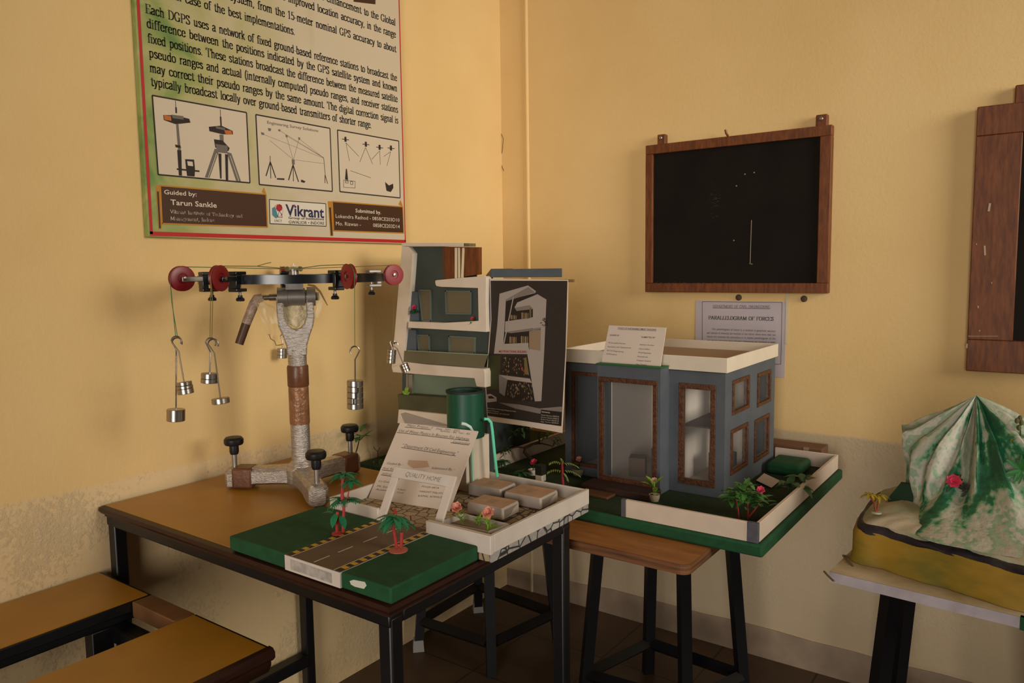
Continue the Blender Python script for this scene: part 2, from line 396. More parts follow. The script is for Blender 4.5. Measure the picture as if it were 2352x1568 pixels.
class Sheet:
    """a flat printed surface through P with normal N (towards the viewer); pixels give places on it"""
    def __init__(s, P, N, up):
        s.P = Vector(P); s.N = Vector(N).normalized(); s.up = Vector(up).normalized()
    def __call__(s, px, py, lift=.0004): return atp(s.P, s.N, px, py)+s.N*lift
    def text(s, mb, g, p0, p1, hpx, m, lift=.0006, slant=0.):
        a = s(*p0, lift); b = s(*p1, lift)
        h = (s(p0[0], p0[1]-hpx, lift)-a).dot(s.up)
        put(mb, g, a, b-a, s.up*h, m, slant)
    def poly(s, mb, pts, m, lift=.0004): mb.poly([s(*p, lift) for p in pts], m)
    def line(s, mb, p, q, w, m, lift=.0005):
        a = s(*p, lift); b = s(*q, lift); d = (b-a).normalized(); k = d.cross(s.N)*w/2
        mb.poly([a-k, b-k, b+k, a+k], m)
    def frame(s, mb, c, w, m, lift=.0005):
        for i in range(4): s.line(mb, c[i], c[(i+1) % 4], w, m, lift)
    def disc(s, mb, c, r, m, lift=.0005, n=14, ry=None):
        o = s(*c, lift); e = s.up.cross(s.N); ry = ry or r
        mb.poly([o+e*(r*math.cos(2*math.pi*k/n))+s.up*(ry*math.sin(2*math.pi*k/n)) for k in range(n)], m)
def Z(scale, org): return lambda *q: [(org[0]+a/scale, org[1]+b/scale) for a, b in q]

# ================================================================== THE ROOM
XR, YF, ZC = 5.2, -5.6, 3.3
struct(B((-.16, YF, 0), (0, .16, ZC), M_WALLA), 'wall_left', smooth=False)
struct(B((0, 0, 0), (XR, .16, ZC), M_WALLB), 'wall_back', smooth=False)
def floor_mat():
    m = mat('brown_floor_tile', '5c4632', .45, hex2='4a3626', vscale=5, bump=.05, bscale=30)
    nt = m.node_tree; b = nt.nodes['Principled BSDF']; N = nt.nodes.new; L = nt.links.new
    src = b.inputs['Base Color'].links[0].from_socket
    br = N('ShaderNodeTexBrick'); br.offset = 0; br.inputs['Scale'].default_value = 1; br.inputs['Mortar Size'].default_value = .003
    br.inputs['Brick Width'].default_value = .3; br.inputs['Row Height'].default_value = .3
    g = N('ShaderNodeNewGeometry'); L(g.outputs['Position'], br.inputs['Vector'])
    mx = N('ShaderNodeMix'); mx.data_type = 'RGBA'; L(br.outputs['Fac'], mx.inputs[0]); L(src, mx.inputs[6]); mx.inputs[7].default_value = (*lin('35271b'), 1)
    L(mx.outputs[2], b.inputs['Base Color'])
    return m
struct(B((-.16, YF, -.1), (XR, .16, 0), floor_mat()), 'floor', smooth=False)
struct(B((-.16, YF, ZC), (XR, .16, ZC+.1), M_CEIL), 'ceiling', smooth=False)
# skirting painted band on the back wall, slightly proud with an uneven top
mb = MB(); n = 44; top = []
rs = random.Random(3)
pts = [(0, 0)] + [(XR, 0)] + [(XR-(XR)*i/n, .098+rs.uniform(-.004, .004)-.03*max(0, 1-(XR-(XR)*i/n)/.6)) for i in range(n+1)]
mb.prism([(x, 0, z) for x, z in pts], (0, -.004, 0), M_SKIRT)
struct(mb, 'baseboard_back', smooth=False)
mb = MB(); mb.tube([(.121, -.001, 0), (.121, -.001, ZC)], .0075, M_WALLB, n=10)
struct(mb, 'trim_1')
# cracks and a drip on the plaster
mb = MB()
crk = mat('plaster_crack', '7a5a30', .9)
for pts in ([(1147, 255), (1150, 280), (1148, 300), (1156, 318), (1154, 345), (1149, 362), (1152, 380), (1157, 392)],):
    P = [at('y', -.0006, *p) for p in pts]
    mb.tube(P, .0012, crk, n=5)
struct(mb, 'trim_2')

# ------------------------------------------------------------------ information poster on the left wall
SX = .018
S = Sheet((SX, 0, 0), (1, 0, 0), (0, 0, 1))
pb0, pb1 = at('x', SX, 341, 546), at('x', SX, 933, 558)
y0, y1, z0 = pb0.y, pb1.y, (pb0.z+pb1.z)/2
po = thing('information_poster', (0, (y0+y1)/2, z0), 'large framed printed poster about satellite positioning high on the left wall', 'poster')
def poster_mat():
    m = bpy.data.materials.new('poster_print'); m.use_nodes = True
    nt = m.node_tree; N = nt.nodes.new; L = nt.links.new; b = nt.nodes['Principled BSDF']; b.inputs['Roughness'].default_value = .5
    g = N('ShaderNodeNewGeometry'); sp = N('ShaderNodeSeparateXYZ'); L(g.outputs['Position'], sp.inputs[0])
    n = N('ShaderNodeTexNoise'); n.inputs['Scale'].default_value = 7; n.inputs['Detail'].default_value = 7; n.inputs['Distortion'].default_value = 1.2; L(g.outputs['Position'], n.inputs['Vector'])
    a = N('ShaderNodeMapRange'); a.inputs['From Min'].default_value = y0; a.inputs['From Max'].default_value = y1; L(sp.outputs['Y'], a.inputs['Value'])
    c = N('ShaderNodeMath'); c.operation = 'MULTIPLY_ADD'; c.inputs[1].default_value = .75; L(n.outputs['Fac'], c.inputs[0]); L(a.outputs[0], c.inputs[2])
    r = N('ShaderNodeValToRGB'); e = r.color_ramp.elements
    e[0].position = .28; e[0].color = (*lin('4f7434'), 1); e[1].position = .98; e[1].color = (*lin('c8b79b'), 1)
    for p, h in ((.38, '7f9048'), (.5, 'a8a264'), (.68, 'baac80')): k = e.new(p); k.color = (*lin(h), 1)
    L(c.outputs[0], r.inputs[0]); L(r.outputs[0], b.inputs['Base Color'])
    return m
M_POST = poster_mat()
ZT = 2.62
B((.001, y0, z0), (SX, y1, ZT), M_POST).build('backing_board', po, bevel=.001)
mb = MB(); redm = mat('poster_red_border', 'b3201c', .5)
w = .0075
zb = at('x', SX, 350, 537.4).z; yl = at('x', SX, 344, 530).y; yr = y1-.0025
mb.box((SX, yl, zb-.004), (SX+.0006, yr, zb+.006), redm); mb.box((SX, yl, zb), (SX+.0006, yl+.007, ZT-.01), redm); mb.box((SX, yr-.004, zb), (SX+.0006, yr, ZT-.01), redm)
mb.build('red_border', po, smooth=False)
mb = MB(); q = Z(3.5636, (300, 0))
LN = [("Each DGPS uses a network of fixed ground-based reference stations to broadcast the", (120, 105), (2180, 665)),
 ("difference between the positions indicated by the GPS satellite system and known", (130, 218), (2182, 755)),
 ("fixed positions. These stations broadcast the difference between the measured satellite", (138, 340), (2185, 842)),
 ("pseudo ranges and actual (internally computed) pseudo ranges, and receiver stations", (150, 462), (2188, 928)),
 ("may correct their pseudo ranges by the same amount. The digital correction signal is", (155, 583), (2190, 1015)),
 ("typically broadcast locally over ground-based transmitters of shorter range.", (165, 695), (1972, 1055))]
def wall_line(txt, a, b, cap=.0208, wgt=.1):
    put(mb, serif(txt, wgt, .034), (SX+.0008, a.y, a.z), (0, b.y-a.y, b.z-a.z), (0, 0, cap), M_INK)
ends = []
for t, a, b in LN:
    (pa,), (pb,) = q(a), q(b); A, Bp = at('x', SX, *pa), at('x', SX, *pb)
    zz = (A.z+Bp.z)/2; A.z = Bp.z = zz; ends.append((A.y, Bp.y, zz))
    wall_line(t, A, Bp)
dz = (ends[0][2]-ends[5][2])/5; yA, yB = ends[0][0], ends[0][1]
up = [("1-3 cm in case of the best implementations.", .6, 1.55), ("of operations of each system, from the 15-meter nominal GPS accuracy to about", 1, 2.5),
      ("Positioning System (GPS) that provides improved location accuracy, in the range", 1, 3.5), ("Differential Global Positioning System (DGPS) is an enhancement to the Global", 1, 4.5)]
za = at('x', SX, *q((1345, 288))[0]); z15 = at('x', SX, *q((2170, 428))[0]).z; zim = at('x', SX, *q((2170, 310))[0]).z; zen = at('x', SX, *q((2170, 212))[0]).z
wall_line(up[0][0], Vector((SX, yA, za.z)), za)
for (t, _, _), zz in zip(up[1:], (z15, zim, zen)): wall_line(t, Vector((SX, yA, zz)), Vector((SX, yB, zz)))
q = Z(3.675, (320, 200))
M_CREAM = mat('print_cream', 'cdbba2', .6); M_GOLD = mat('print_gold', 'b5791f', .5); M_CHOC = mat('print_chocolate', '42240f', .5)
M_NAVY = mat('print_navy', '23254c', .5); M_PRED = mat('print_crimson', 'a8202e', .5); M_GREYP = mat('print_grey', '6a6058', .6)
gold = []
# three framed pictures
pics = MB()
def picture(c, lines):
    C = q(*c)
    S.poly(pics, C, M_CREAM, .0005); S.frame(pics, C, .0035, M_INK, .0008)
    for li, (kind, *rest) in enumerate(lines):
        if kind == 'l':
            w_, m_, *pp = rest; P = q(*pp)
            for i in range(len(P)-1): S.line(pics, P[i], P[i+1], w_, m_, .0009+li*1.5e-5)
        elif kind == 'p': S.poly(pics, q(*rest[1:]), rest[0], .0009+li*1.5e-5)
K = M_INK; G = M_GREYP; O_ = mat('print_orange', 'b8621f', .5)
picture([(108, 70), (903, 215), (932, 808), (158, 738)], [
 ('p', K, (200, 235), (300, 238), (420, 268), (430, 300), (340, 310), (300, 312), (205, 278)), ('p', O_, (205, 235), (265, 245), (270, 285), (210, 275)), ('p', G, (270, 232), (370, 245), (372, 275), (280, 262)),
 ('l', .0012, K, (303, 115), (308, 215)), ('l', .004, K, (308, 170), (310, 220)),
 ('p', G, (308, 310), (328, 312), (348, 530), (325, 530)), ('p', K, (318, 530), (352, 532), (358, 748), (332, 745)), ('p', K, (300, 485), (345, 492), (350, 515), (305, 508)),
 ('p', K, (385, 608), (460, 612), (468, 690), (465, 755), (402, 750), (392, 680)), ('p', M_CREAM, (402, 625), (448, 630), (452, 668), (408, 662)), ('l', .004, K, (315, 692), (505, 710)),
 ('l', .0012, K, (682, 188), (686, 325)), ('l', .004, K, (684, 250), (688, 325)),
 ('p', K, (585, 335), (690, 325), (785, 370), (788, 400), (700, 398), (590, 372)), ('p', O_, (715, 362), (775, 368), (782, 400), (725, 395)), ('p', G, (640, 330), (720, 345), (722, 365), (650, 350)),
 ('p', G, (675, 400), (708, 402), (710, 470), (680, 468)), ('p', K, (628, 440), (700, 450), (760, 515), (750, 540), (640, 510)), ('p', G, (640, 480), (745, 495), (740, 560), (660, 550)),
 ('p', G, (635, 520), (675, 525), (590, 765), (552, 762)), ('p', G, (735, 545), (775, 560), (855, 795), (815, 790)), ('p', K, (665, 560), (690, 562), (692, 772), (680, 772)), ('p', K, (722, 565), (745, 570), (748, 785), (728, 785)),
 ('l', .0015, M_CREAM, (650, 560), (580, 762)), ('l', .0015, M_CREAM, (765, 580), (838, 792))])
picture([(982, 232), (1608, 348), (1628, 880), (1012, 822)], [
 ('l', .0016, K, (1103, 580), (1104, 640)), ('l', .003, K, (1104, 630), (1068, 750)), ('l', .003, K, (1104, 630), (1150, 765)), ('l', .002, K, (1104, 630), (1108, 770)),
 ('l', .003, K, (1296, 655), (1258, 785)), ('l', .003, K, (1296, 655), (1342, 800)), ('l', .002, K, (1296, 655), (1300, 795)), ('p', G, (1285, 610), (1308, 612), (1310, 655), (1288, 652)),
 ('l', .002, G, (1555, 600), (1568, 740)), ('l', .002, K, (1566, 740), (1566, 810)), ('l', .002, K, (1566, 740), (1588, 815)),
 ('l', .0006, G, (1050, 400), (1555, 600)), ('l', .0006, G, (1180, 365), (1555, 595)), ('l', .0006, G, (1240, 410), (1555, 598)), ('l', .0006, G, (1345, 435), (1555, 598)),
 ('l', .0006, G, (1100, 450), (1296, 610)), ('l', .0006, G, (1240, 415), (1296, 608)), ('l', .0006, G, (1345, 440), (1300, 608)), ('l', .0006, G, (1296, 612), (1555, 645)),
 ('p', G, (1025, 380), (1052, 388), (1050, 405), (1030, 402)), ('p', G, (1172, 355), (1190, 360), (1186, 375), (1172, 370)), ('p', G, (1085, 345), (1110, 350), (1106, 372), (1088, 368)), ('p', G, (1232, 402), (1250, 408), (1248, 425), (1234, 420)), ('p', G, (1340, 422), (1356, 428), (1352, 446), (1342, 442)),
 ('p', K, (1160, 768), (1222, 770), (1222, 784), (1160, 780)), ('p', K, (1365, 780), (1400, 795), (1390, 808), (1362, 800))])
sat = []
for cx, cy in ((1738, 440), (1910, 482), (2026, 508), (2122, 514)):
    sat += [('p', K, (cx-8, cy-22), (cx+8, cy-20), (cx+10, cy+22), (cx-8, cy+20)), ('l', .0022, K, (cx-28, cy-2), (cx+30, cy+6))]
picture([(1672, 362), (2188, 455), (2200, 935), (1692, 882)], sat+[
 ('l', .001, K, (1742, 470), (1772, 625)), ('l', .001, K, (1742, 470), (1852, 585)), ('l', .001, K, (1908, 510), (1860, 632)), ('l', .001, K, (1908, 510), (1968, 650)),
 ('l', .001, K, (2026, 538), (1960, 610)), ('l', .001, K, (2028, 538), (2032, 656)), ('l', .001, K, (2120, 545), (2062, 585)), ('l', .001, K, (2120, 545), (2088, 665)),
 ('l', .001, K, (1780, 705), (1952, 765)), ('p', K, (1742, 690), (1750, 690), (1760, 785), (1735, 780)), ('l', .001, K, (1722, 785), (1820, 795), (1820, 852), (1722, 845), (1722, 785)),
 ('l', .0012, K, (1738, 790), (1760, 792), (1760, 810), (1738, 808), (1738, 790)), ('l', .0012, K, (1780, 795), (1800, 797), (1800, 822), (1780, 820), (1780, 795)),
 ('p', K, (2072, 800), (2105, 830), (2140, 815), (2142, 850), (2120, 885), (2085, 875))])
pics.build('printed_pictures', po, smooth=False)
# plaques
for c in ([(175, 830), (1068, 905), (1080, 1182), (190, 1152)], [(1628, 965), (2222, 1010), (2230, 1232), (1640, 1212)]):
    pl = MB(); C = q(*c); S.poly(pl, C, M_CHOC, .0006); S.frame(pl, C, .0035, M_GOLD, .0009)
    a, d = c[0], c[3]
    S.poly(pl, q((a[0]-38, a[1]-2), (a[0]-2, a[1]), (d[0]-4, d[1]+45), (d[0]-28, d[1]+45)), M_GOLD, .0007)
    S.poly(pl, q((a[0]-28, a[1]+50), (a[0]-12, a[1]+50), (d[0]-10, d[1]+40), (d[0]-24, d[1]+40)), M_CHOC, .0008)
    b = c[1]; S.poly(pl, q((b[0]-35, b[1]-20), (b[0]-18, b[1]-58), (b[0]-2, b[1]-15), (b[0]-2, b[1])), M_GOLD, .0007)
    pl.build('plaque', po, smooth=False)
M_LT = mat('print_cream_letters', 'd6c6b2', .6)
def tx(g, p0, p1, h, m, lift=.0012, slant=0.):
    a, b = q(p0, p1); S.text(mb, g, a, b, h/3.675, m, lift, slant)
tx(sans('Guided by:', .012), (205, 902), (482, 922), 38, M_LT)
tx(sans('Tarun Sankle', .012), (262, 992), (652, 1018), 46, M_LT)
tx(serif('Vikrant Institute of Technology and', .06), (258, 1064), (868, 1102), 30, M_LT)
tx(serif('Management, Indore', .06), (260, 1122), (634, 1138), 32, M_LT)
tx(sans('Submitted by.', .012), (1822, 1056), (2038, 1072), 32, M_LT)
tx(sans('Lokendra Rathod - 0858CE203D10'), (1652, 1102), (2194, 1136), 32, M_LT)
tx(sans('Mo. Rizwan -'), (1654, 1165), (1868, 1174), 32, M_LT)
tx(sans('0858CE203D14'), (1970, 1180), (2196, 1192), 32, M_LT)
# emblem panel
C = q((1096, 948), (1572, 984), (1576, 1174), (1102, 1152)); S.poly(pl2 := MB(), C, mat('print_pale', 'd8cbb8', .6), .0006); S.frame(pl2, C, .0022, M_INK, .0009)
cc = q((1172, 1042))[0]
S.disc(pl2, cc, .0155, M_PRED, .0008, 24, .0165); S.disc(pl2, cc, .0145, mat('print_pale', 'd8cbb8'), .0010, 24, .0155)
S.poly(pl2, q((1118, 1020), (1145, 1010), (1160, 1060), (1172, 1095), (1150, 1108), (1120, 1080)), mat('print_teal', '4a7f8c', .6), .0012)
fl = q((1178, 1018))[0]
for k in range(9):
    a = k*2*math.pi/9; S.disc(pl2, (fl[0]+5.2*math.cos(a), fl[1]+5.8*math.sin(a)), .0036, M_PRED, .0013, 7)
S.disc(pl2, fl, .006, M_PRED, .0014, 10)
for a, b in (((1178, 1045), (1165, 1100)), ((1190, 1060), (1205, 1100)), ((1178, 1045), (1205, 1080)), ((1170, 1100), (1205, 1100))): S.line(pl2, *q(a, b), .0012, M_NAVY, .0013)
pl2.build('emblem_panel', po, smooth=False)
tx(sans('Vikrant', .02), (1238, 1082), (1558, 1104), 96, M_NAVY)
S.disc(mb, q((1306, 1000))[0], .003, M_PRED, .0014)
tx(sans('Group of Institutions', .012), (1256, 1112), (1558, 1124), 22, M_INK)
tx(sans('GWALIOR • INDORE'), (1258, 1152), (1560, 1162), 28, M_INK)
tx(sans('LNCT'), (1138, 1136), (1202, 1140), 22, M_GREYP)
tx(sans('Engineering Survey Solutions'), (1076, 308), (1508, 380), 26, M_GREYP)
# tail of the heading block just inside the frame top
S.poly(mb, [(812, -6), (862, -2), (862, 10), (812, 4)], M_CHOC, .0009)
mb.build('lettering', po, smooth=False)

# ------------------------------------------------------------------ blackboards
def board(px, dtop, dbot, label, rails, hooks, ymax=None):
    """px: TL, TR, BR, BL on the wall plane; leans out by dtop/dbot"""
    TL, TR, BR, BL = [at('y', -.02, *p) for p in px]
    x0, x1, z0, z1 = (TL.x+BL.x)/2, (TR.x+BR.x)/2, (BL.z+BR.z)/2, (TL.z+TR.z)/2
    t = thing('blackboard', ((x0+x1)/2, -.02, z0), label, 'blackboard', 'wooden framed blackboards')
    lw, rw, tw, bw = rails
    fr = MB(); ya, yb = -.032, -.004
    fr.box((x0, ya, z1-tw), (x1, yb, z1), M_BROWN).box((x0, ya, z0), (x1, yb, z0+bw), M_BROWN)
    fr.box((x0, ya, z0+bw), (x0+lw, yb, z1-tw), M_BROWN).box((x1-rw, ya, z0+bw), (x1, yb, z1-tw), M_BROWN)
    fr.build('wooden_frame', t, bevel=.002)
    bbm = mat('blackboard_paint', '110d0c', .8, hex2='1c1712', vscale=5, cov=.62, spec=.12)
    pn = MB(); pn.box((x0+lw-.002, -.022, z0+bw-.002), (x1-rw+.002, -.010, z1-tw+.002), bbm)
    cm = mat('chalk_marks', '8f836f', .9)
    return t, (x0, x1, z0, z1), pn, cm
t, bx, ck, cm = board([(1485.5, 334.4), (1912.8, 288.4), (1903.4, 674), (1485.5, 669.6)], 0, 0, 'smaller wooden framed blackboard with a vertical chalk line, above the printed notice', (.026, .032, .03, .03), None)
BS = Sheet((0, -.0222, 0), (0, -1, 0), (0, 0, 1)); q = Z(3.41, (1440, 240))
BS.line(ck, *q((976, 905), (965, 1250)), .0022, cm); BS.line(ck, *q((958, 1245), (985, 1250)), .002, cm)
for p in ((925, 545), (858, 637), (997, 532), (838, 1064)): BS.disc(ck, q(p)[0], .0025, cm, ry=.002)
rs = random.Random(5)
for k in range(30):
    p = (rs.gauss(680, 20), rs.gauss(760, 50)); BS.line(ck, *q(p, (p[0]+rs.uniform(6, 26), p[1]+rs.uniform(-3, 3))), .0006, mat('chalk_smear', '4a4236', .9))
for k in range(26):
    p = (rs.uniform(215, 700), 1396+rs.uniform(-6, 4)); BS.line(ck, *q(p, (p[0]+rs.uniform(4, 22), p[1]+rs.uniform(-2, 2))), .001, mat('chalk_smear', '4a4236', .9))
ck.build('writing_panel', t, smooth=False)
for a, b in (((1512, 333), (1530, 308)), ((1875, 292), (1902, 262))):
    P, Q = at('y', -.015, *a), at('y', -.015, *b)
    m_ = MB().box((P.x, -.024, P.z-.012), (Q.x, -.001, Q.z), M_BROWN); m_.lathe([(.006, 0), (.006, .006)], ((P.x+Q.x)/2, -.024, (P.z+Q.z)/2+.004), M_DSTEEL, (0, -1, 0), 10)
    m_.build('hanging_block', t, bevel=.003)
P = at('y', -.01, 1672, 312)
m_ = MB(); m_.tube([P, P+Vector((-.002, -.012, .008)), P+Vector((-.004, -.014, .018))], .0035, M_BROWN, 6); m_.build('nail', t)
t, bx, ck, cm = board([(2249, 247), (2790, 185), (2790, 892), (2216.7, 842)], 0, 0, 'larger wooden framed blackboard cut off by the right edge of the photo', (.102, .1, .075, .085), None)
q = Z(2.178, (2180, 160)); BS2 = Sheet((0, -.0325, 0), (0, -1, 0), (0, 0, 1))
for a, b, w_ in (((205, 668), (198, 708), .005), ((178, 880), (180, 928), .004), ((95, 1332), (245, 1332), .0012), ((145, 1180), (146, 1192), .003), ((212, 1062), (214, 1070), .002), ((137, 868), (138, 876), .002), ((150, 1304), (156, 1306), .003), ((90, 1370), (88, 1392), .003)):
    BS2.line(ck, *q(a, b), w_, mat('paint_chip', 'b09a80', .8))
for k in range(40):
    z = rs.uniform(340, 1340); x = 338-(z-340)*.062+rs.uniform(-8, 6); BS.line(ck, *q((x, z), (x+rs.uniform(-3, 3), z+rs.uniform(4, 16))), .0012, mat('chalk_smear', '4a4236', .9), .0010)
ck.build('writing_panel', t, smooth=False)
P = at('y', -.015, 2331, 236); m_ = MB().box((P.x, -.026, P.z-.02), (P.x+.05, -.001, P.z+.042), M_BROWN); m_.build('hanging_block', t, bevel=.003)

# ------------------------------------------------------------------ notice under the blackboard, wall fixings
NS = Sheet((0, -.0015, 0), (0, -1, 0), (0, 0, 1)); q = Z(7.84, (1560, 660))
a, b = at('y', -.0015, 1598, 690), at('y', -.0015, 1806, 700); c = at('y', -.0015, 1800, 845)
no = thing('notice_sheet', ((a.x+b.x)/2, -.001, c.z), 'pale printed notice headed PARALLELOGRAM OF FORCES taped under the blackboard', 'notice')
pm = mat('notice_paper', 'b8abb0', .7)
B((a.x, -.0014, c.z-.03), (b.x, -.0003, a.z), pm).build('sheet', no, smooth=False)
mb = MB()
NS.frame(mb, q((418, 255), (1855, 268), (1832, 1380), (418, 1375)), .0012, M_INK2)
def tx(S_, g, p0, p1, h, m, sc, lift=.0006, slant=0.):
    a, b = q(p0, p1); S_.text(mb, g, a, b, h/sc, m, lift, slant)
tx(NS, serif('DEPARTMENT OF CIVIL ENGINEERING', .07), (605, 360), (1640, 372), 44, M_INK2, 7.84); NS.line(mb, *q((605, 368), (1640, 384)), .0012, M_INK2)
tx(NS, serif('PARALLELOGRAM OF FORCES', .1, .035), (530, 572), (1702, 598), 62, M_INK, 7.84)
body = ["The parallelogram of forces is a method of graphical solution", "and consists of obtaining the resultant of two forces. where more than two", "forces are involved the procedure is to repeat parallelogram of the", "and vectors and apply again through components are resolved in order", "the values of weights required until a new force parallel be a solution for", "magnitude direction of forces can be found also by law of sines", "the equilibrium of the body under the action of given forces"]
for i, tt in enumerate(body):
    x0_ = 590 if i == 0 else 502; y_ = 762+i*67
    tx(NS, serif(tt, .075), (x0_, y_), (1738, y_+40), 32, M_GREYP, 7.84)
mb.build('lettering', no, smooth=False)
sl = MB(); tp = glass('clear_tape', 'd8d0c0', .35, .3)
a, b = at('y', -.002, 1806, 672), at('y', -.002, 1813, 790); sl.box((a.x, -.0024, b.z), (a.x+.008, -.0016, a.z), mat('tape_strip', 'cdbb98', .5)); sl.build('tape_strip', no, smooth=False)
for (px_, py_), lb in (((1697, 683), 'small rusty screw hole plug in the wall just above the printed notice'), ((1847, 686), 'round rusty wall plug right of the printed notice, below the blackboard')):
    P = at('y', 0, px_, py_); m_ = MB(); m_.lathe([(.010, 0), (.010, .003), (.005, .006), (0, .006)], P, mat('rusty_plug', '57452f', .8, var=.3, vscale=200), (0, -1, 0), 12)
    tag(m_.build('wall_plug'), lb, 'wall plug', 'wall plugs under the blackboard')

# ================================================================== FURNITURE
def leg_bar(mb, a, b, w, m):
    """square steel tube from a to b"""
    mb.tube([a, b], w*.7071, m, n=4)
def sq_leg(x, y, z0, z1, w=.04): return B((x-w/2, y-w/2, z0), (x+w/2, y+w/2, z1), M_BLACK)
# table
TX0, TX1, TY0, TY1, TZ = .004, .928, -1.577, -1.0, .746
t = thing('laminate_table', ((TX0+TX1)/2, (TY0+TY1)/2, 0), 'taller black steel table with golden laminate top carrying the pulley stand and the road model', 'table')
B((TX0+.012, TY0+.012, TZ-.02), (TX1-.012, TY1-.012, TZ+.0006), M_LAM).build('tabletop', t, smooth=False)
rim = MB()
prof = [(.004, TZ-.028), (.0, TZ-.025), (.0, TZ-.021), (-.005, TZ-.018), (-.009, TZ-.012), (-.008, TZ-.004), (-.001, TZ-.0005), (.014, TZ)]
# rim profile swept round the four sides
corners = [(TX0, TY0, 1, 1), (TX1, TY0, -1, 1), (TX1, TY1, -1, -1), (TX0, TY1, 1, -1)]
V_ = []; F_ = []
for cx, cy, sx, sy in corners:
    for d, z in prof: V_.append((max(cx+sx*(d+.010), .0015), cy+sy*(d+.010), z))
k = len(prof)
for i in range(4):
    for j in range(k-1): F_.append((i*k+j, ((i+1) % 4)*k+j, ((i+1) % 4)*k+j+1, i*k+j+1))
rim.add(V_, F_, M_RIM); rim.build('edge_moulding', t)
ap = MB(); za, zb = TZ-.046, TZ-.024
for a, b in (((TX0+.012, TY0+.012), (TX1-.012, TY0+.045)), ((TX0+.012, TY1-.045), (TX1-.012, TY1-.012)), ((TX0+.012, TY0+.045), (TX0+.045, TY1-.045)), ((TX1-.045, TY0+.045), (TX1-.012, TY1-.045))):
    ap.box((*a, za), (*b, zb), M_BLACK)
ap.build('apron', t, bevel=.003)
for x, y in ((.032, -1.549), (.902, -1.549), (.902, -1.028), (.032, -1.028)):
    sq_leg(x, y, 0, TZ-.03, .029).build('leg', t, bevel=.004)
for x in (.035, .905):
    B((x-.016, -1.53, .135), (x+.016, -1.04, .17), M_BLACK).build('stretcher', t, bevel=.003)
# bench against the wall
BZ = .594; YE = -1.5795
t = thing('school_bench', (.32, -2.4, 0), 'low double-plank laminate bench on black steel frame along the left wall', 'bench')
def plank(x0, x1, nm):
    m_ = MB(); m_.box((x0+.004, -3.4, BZ-.024), (x1-.004, YE, BZ-.002), M_BLACK); m_.box((x0+.006, -3.4, BZ-.004), (x1-.008, YE-.006, BZ), M_LAM)
    m_.build(nm, t, bevel=.003)
plank(.003, .228, 'plank'); plank(.383, .63, 'plank')
# moulded end of the front plank
V_ = []; F_ = []
pf = [(0, BZ), (.010, BZ-.001), (.016, BZ-.007), (.016, BZ-.017), (.010, BZ-.024), (.003, BZ-.028), (.003, BZ-.036), (-.006, BZ-.052), (-.012, BZ-.055)]
for y in (YE, -3.4): V_ += [(.622+d, y, z) for d, z in pf]
k = len(pf)
for j in range(k-1): F_.append((j, j+1, k+j+1, k+j))
F_.append(tuple(range(k)))
m_ = MB(); m_.add(V_, F_, M_RIM); m_.build('edge_moulding', t)
B((.226, -1.624, BZ-.034), (.385, YE-.001, BZ-.001), mat('worn_brown_board', '7d5533', .6, var=.3, vscale=14)).build('end_board', t, bevel=.002)
for nm, a, b in (('frame_rail', (.165, -3.4, BZ-.052), (.195, -1.60, BZ-.024)), ('frame_rail', (.03, -1.655, BZ-.085), (.60, -1.62, BZ-.05)), ('frame_rail', (.585, -3.4, BZ-.085), (.61, -1.62, BZ-.05))):
    B(a, b, M_BLACK).build(nm, t, bevel=.003)
for x, y in ((.180, -1.672), (.598, -1.640), (.180, -3.2), (.598, -3.2)):
    B((x-.017, y-.022, 0), (x+.017, y+.022, BZ-.05), M_BLACK).build('leg', t, bevel=.003)
# stools
def stool(c, feet, label, caps=(), top=.632, zs=.10, shrink=.78, wood=None):
    t = thing('lab_stool', (c[0], c[1], 0), label, 'stool', 'black steel stools holding up model boards')
    J = []
    for k, f in enumerate(feet):
        dx, dy = f[0]-c[0], f[1]-c[1]
        g = lambda z: (c[0]+dx*(1.035-(1.035-shrink)*z/top), c[1]+dy*(1.035-(1.035-shrink)*z/top), z)
        lg = MB(); leg_bar(lg, g(.0 if k not in caps else .012), g(top-.004), .030, M_BLACK); o = lg.build('leg', t, smooth=False)
        if k in caps:
            cp = MB(); p = g(0); cp.lathe([(.026, 0), (.026, .004), (.023, .038), (.016, .04)], p, mat('grey_plastic_cap', '8f8a84', .6), n=4); cp.build('foot_cap', o, smooth=False)
        J.append(g(zs+.0))
    for i in range(len(J)):
        a, b = Vector(J[i]), Vector(J[(i+1) % len(J)]); d = (b-a).normalized()*.012
        s_ = MB(); leg_bar(s_, a+d, b-d, .028, M_BLACK); s_.build('stretcher', t, smooth=False)
    tp = MB(); P = [(c[0]+(f[0]-c[0])*shrink*1.02, c[1]+(f[1]-c[1])*shrink*1.02, top-.012) for f in feet]
    tp.prism(P, (0, 0, .0115), M_BLACK); tp.build('seat_plate', t, smooth=False)
    return t
stool((.225, -.433), [(.056, -.263), (.07, -.593), (.361, -.585), (.414, -.293)], 'black stool with grey plastic feet seen through the legs of the table', caps=(0, 1))
stool((.882, -.437), [(.766, -.30), (.697, -.573), (.994, -.55), (1.071, -.324)], 'black stool under the blue house model, with a paint chip on its front leg')
stool((1.64, -.49), [(1.455, -.27), (1.462, -.68), (1.80, -.70), (1.80, -.27)], 'black stool under the mountain model at the right edge', top=.6335)
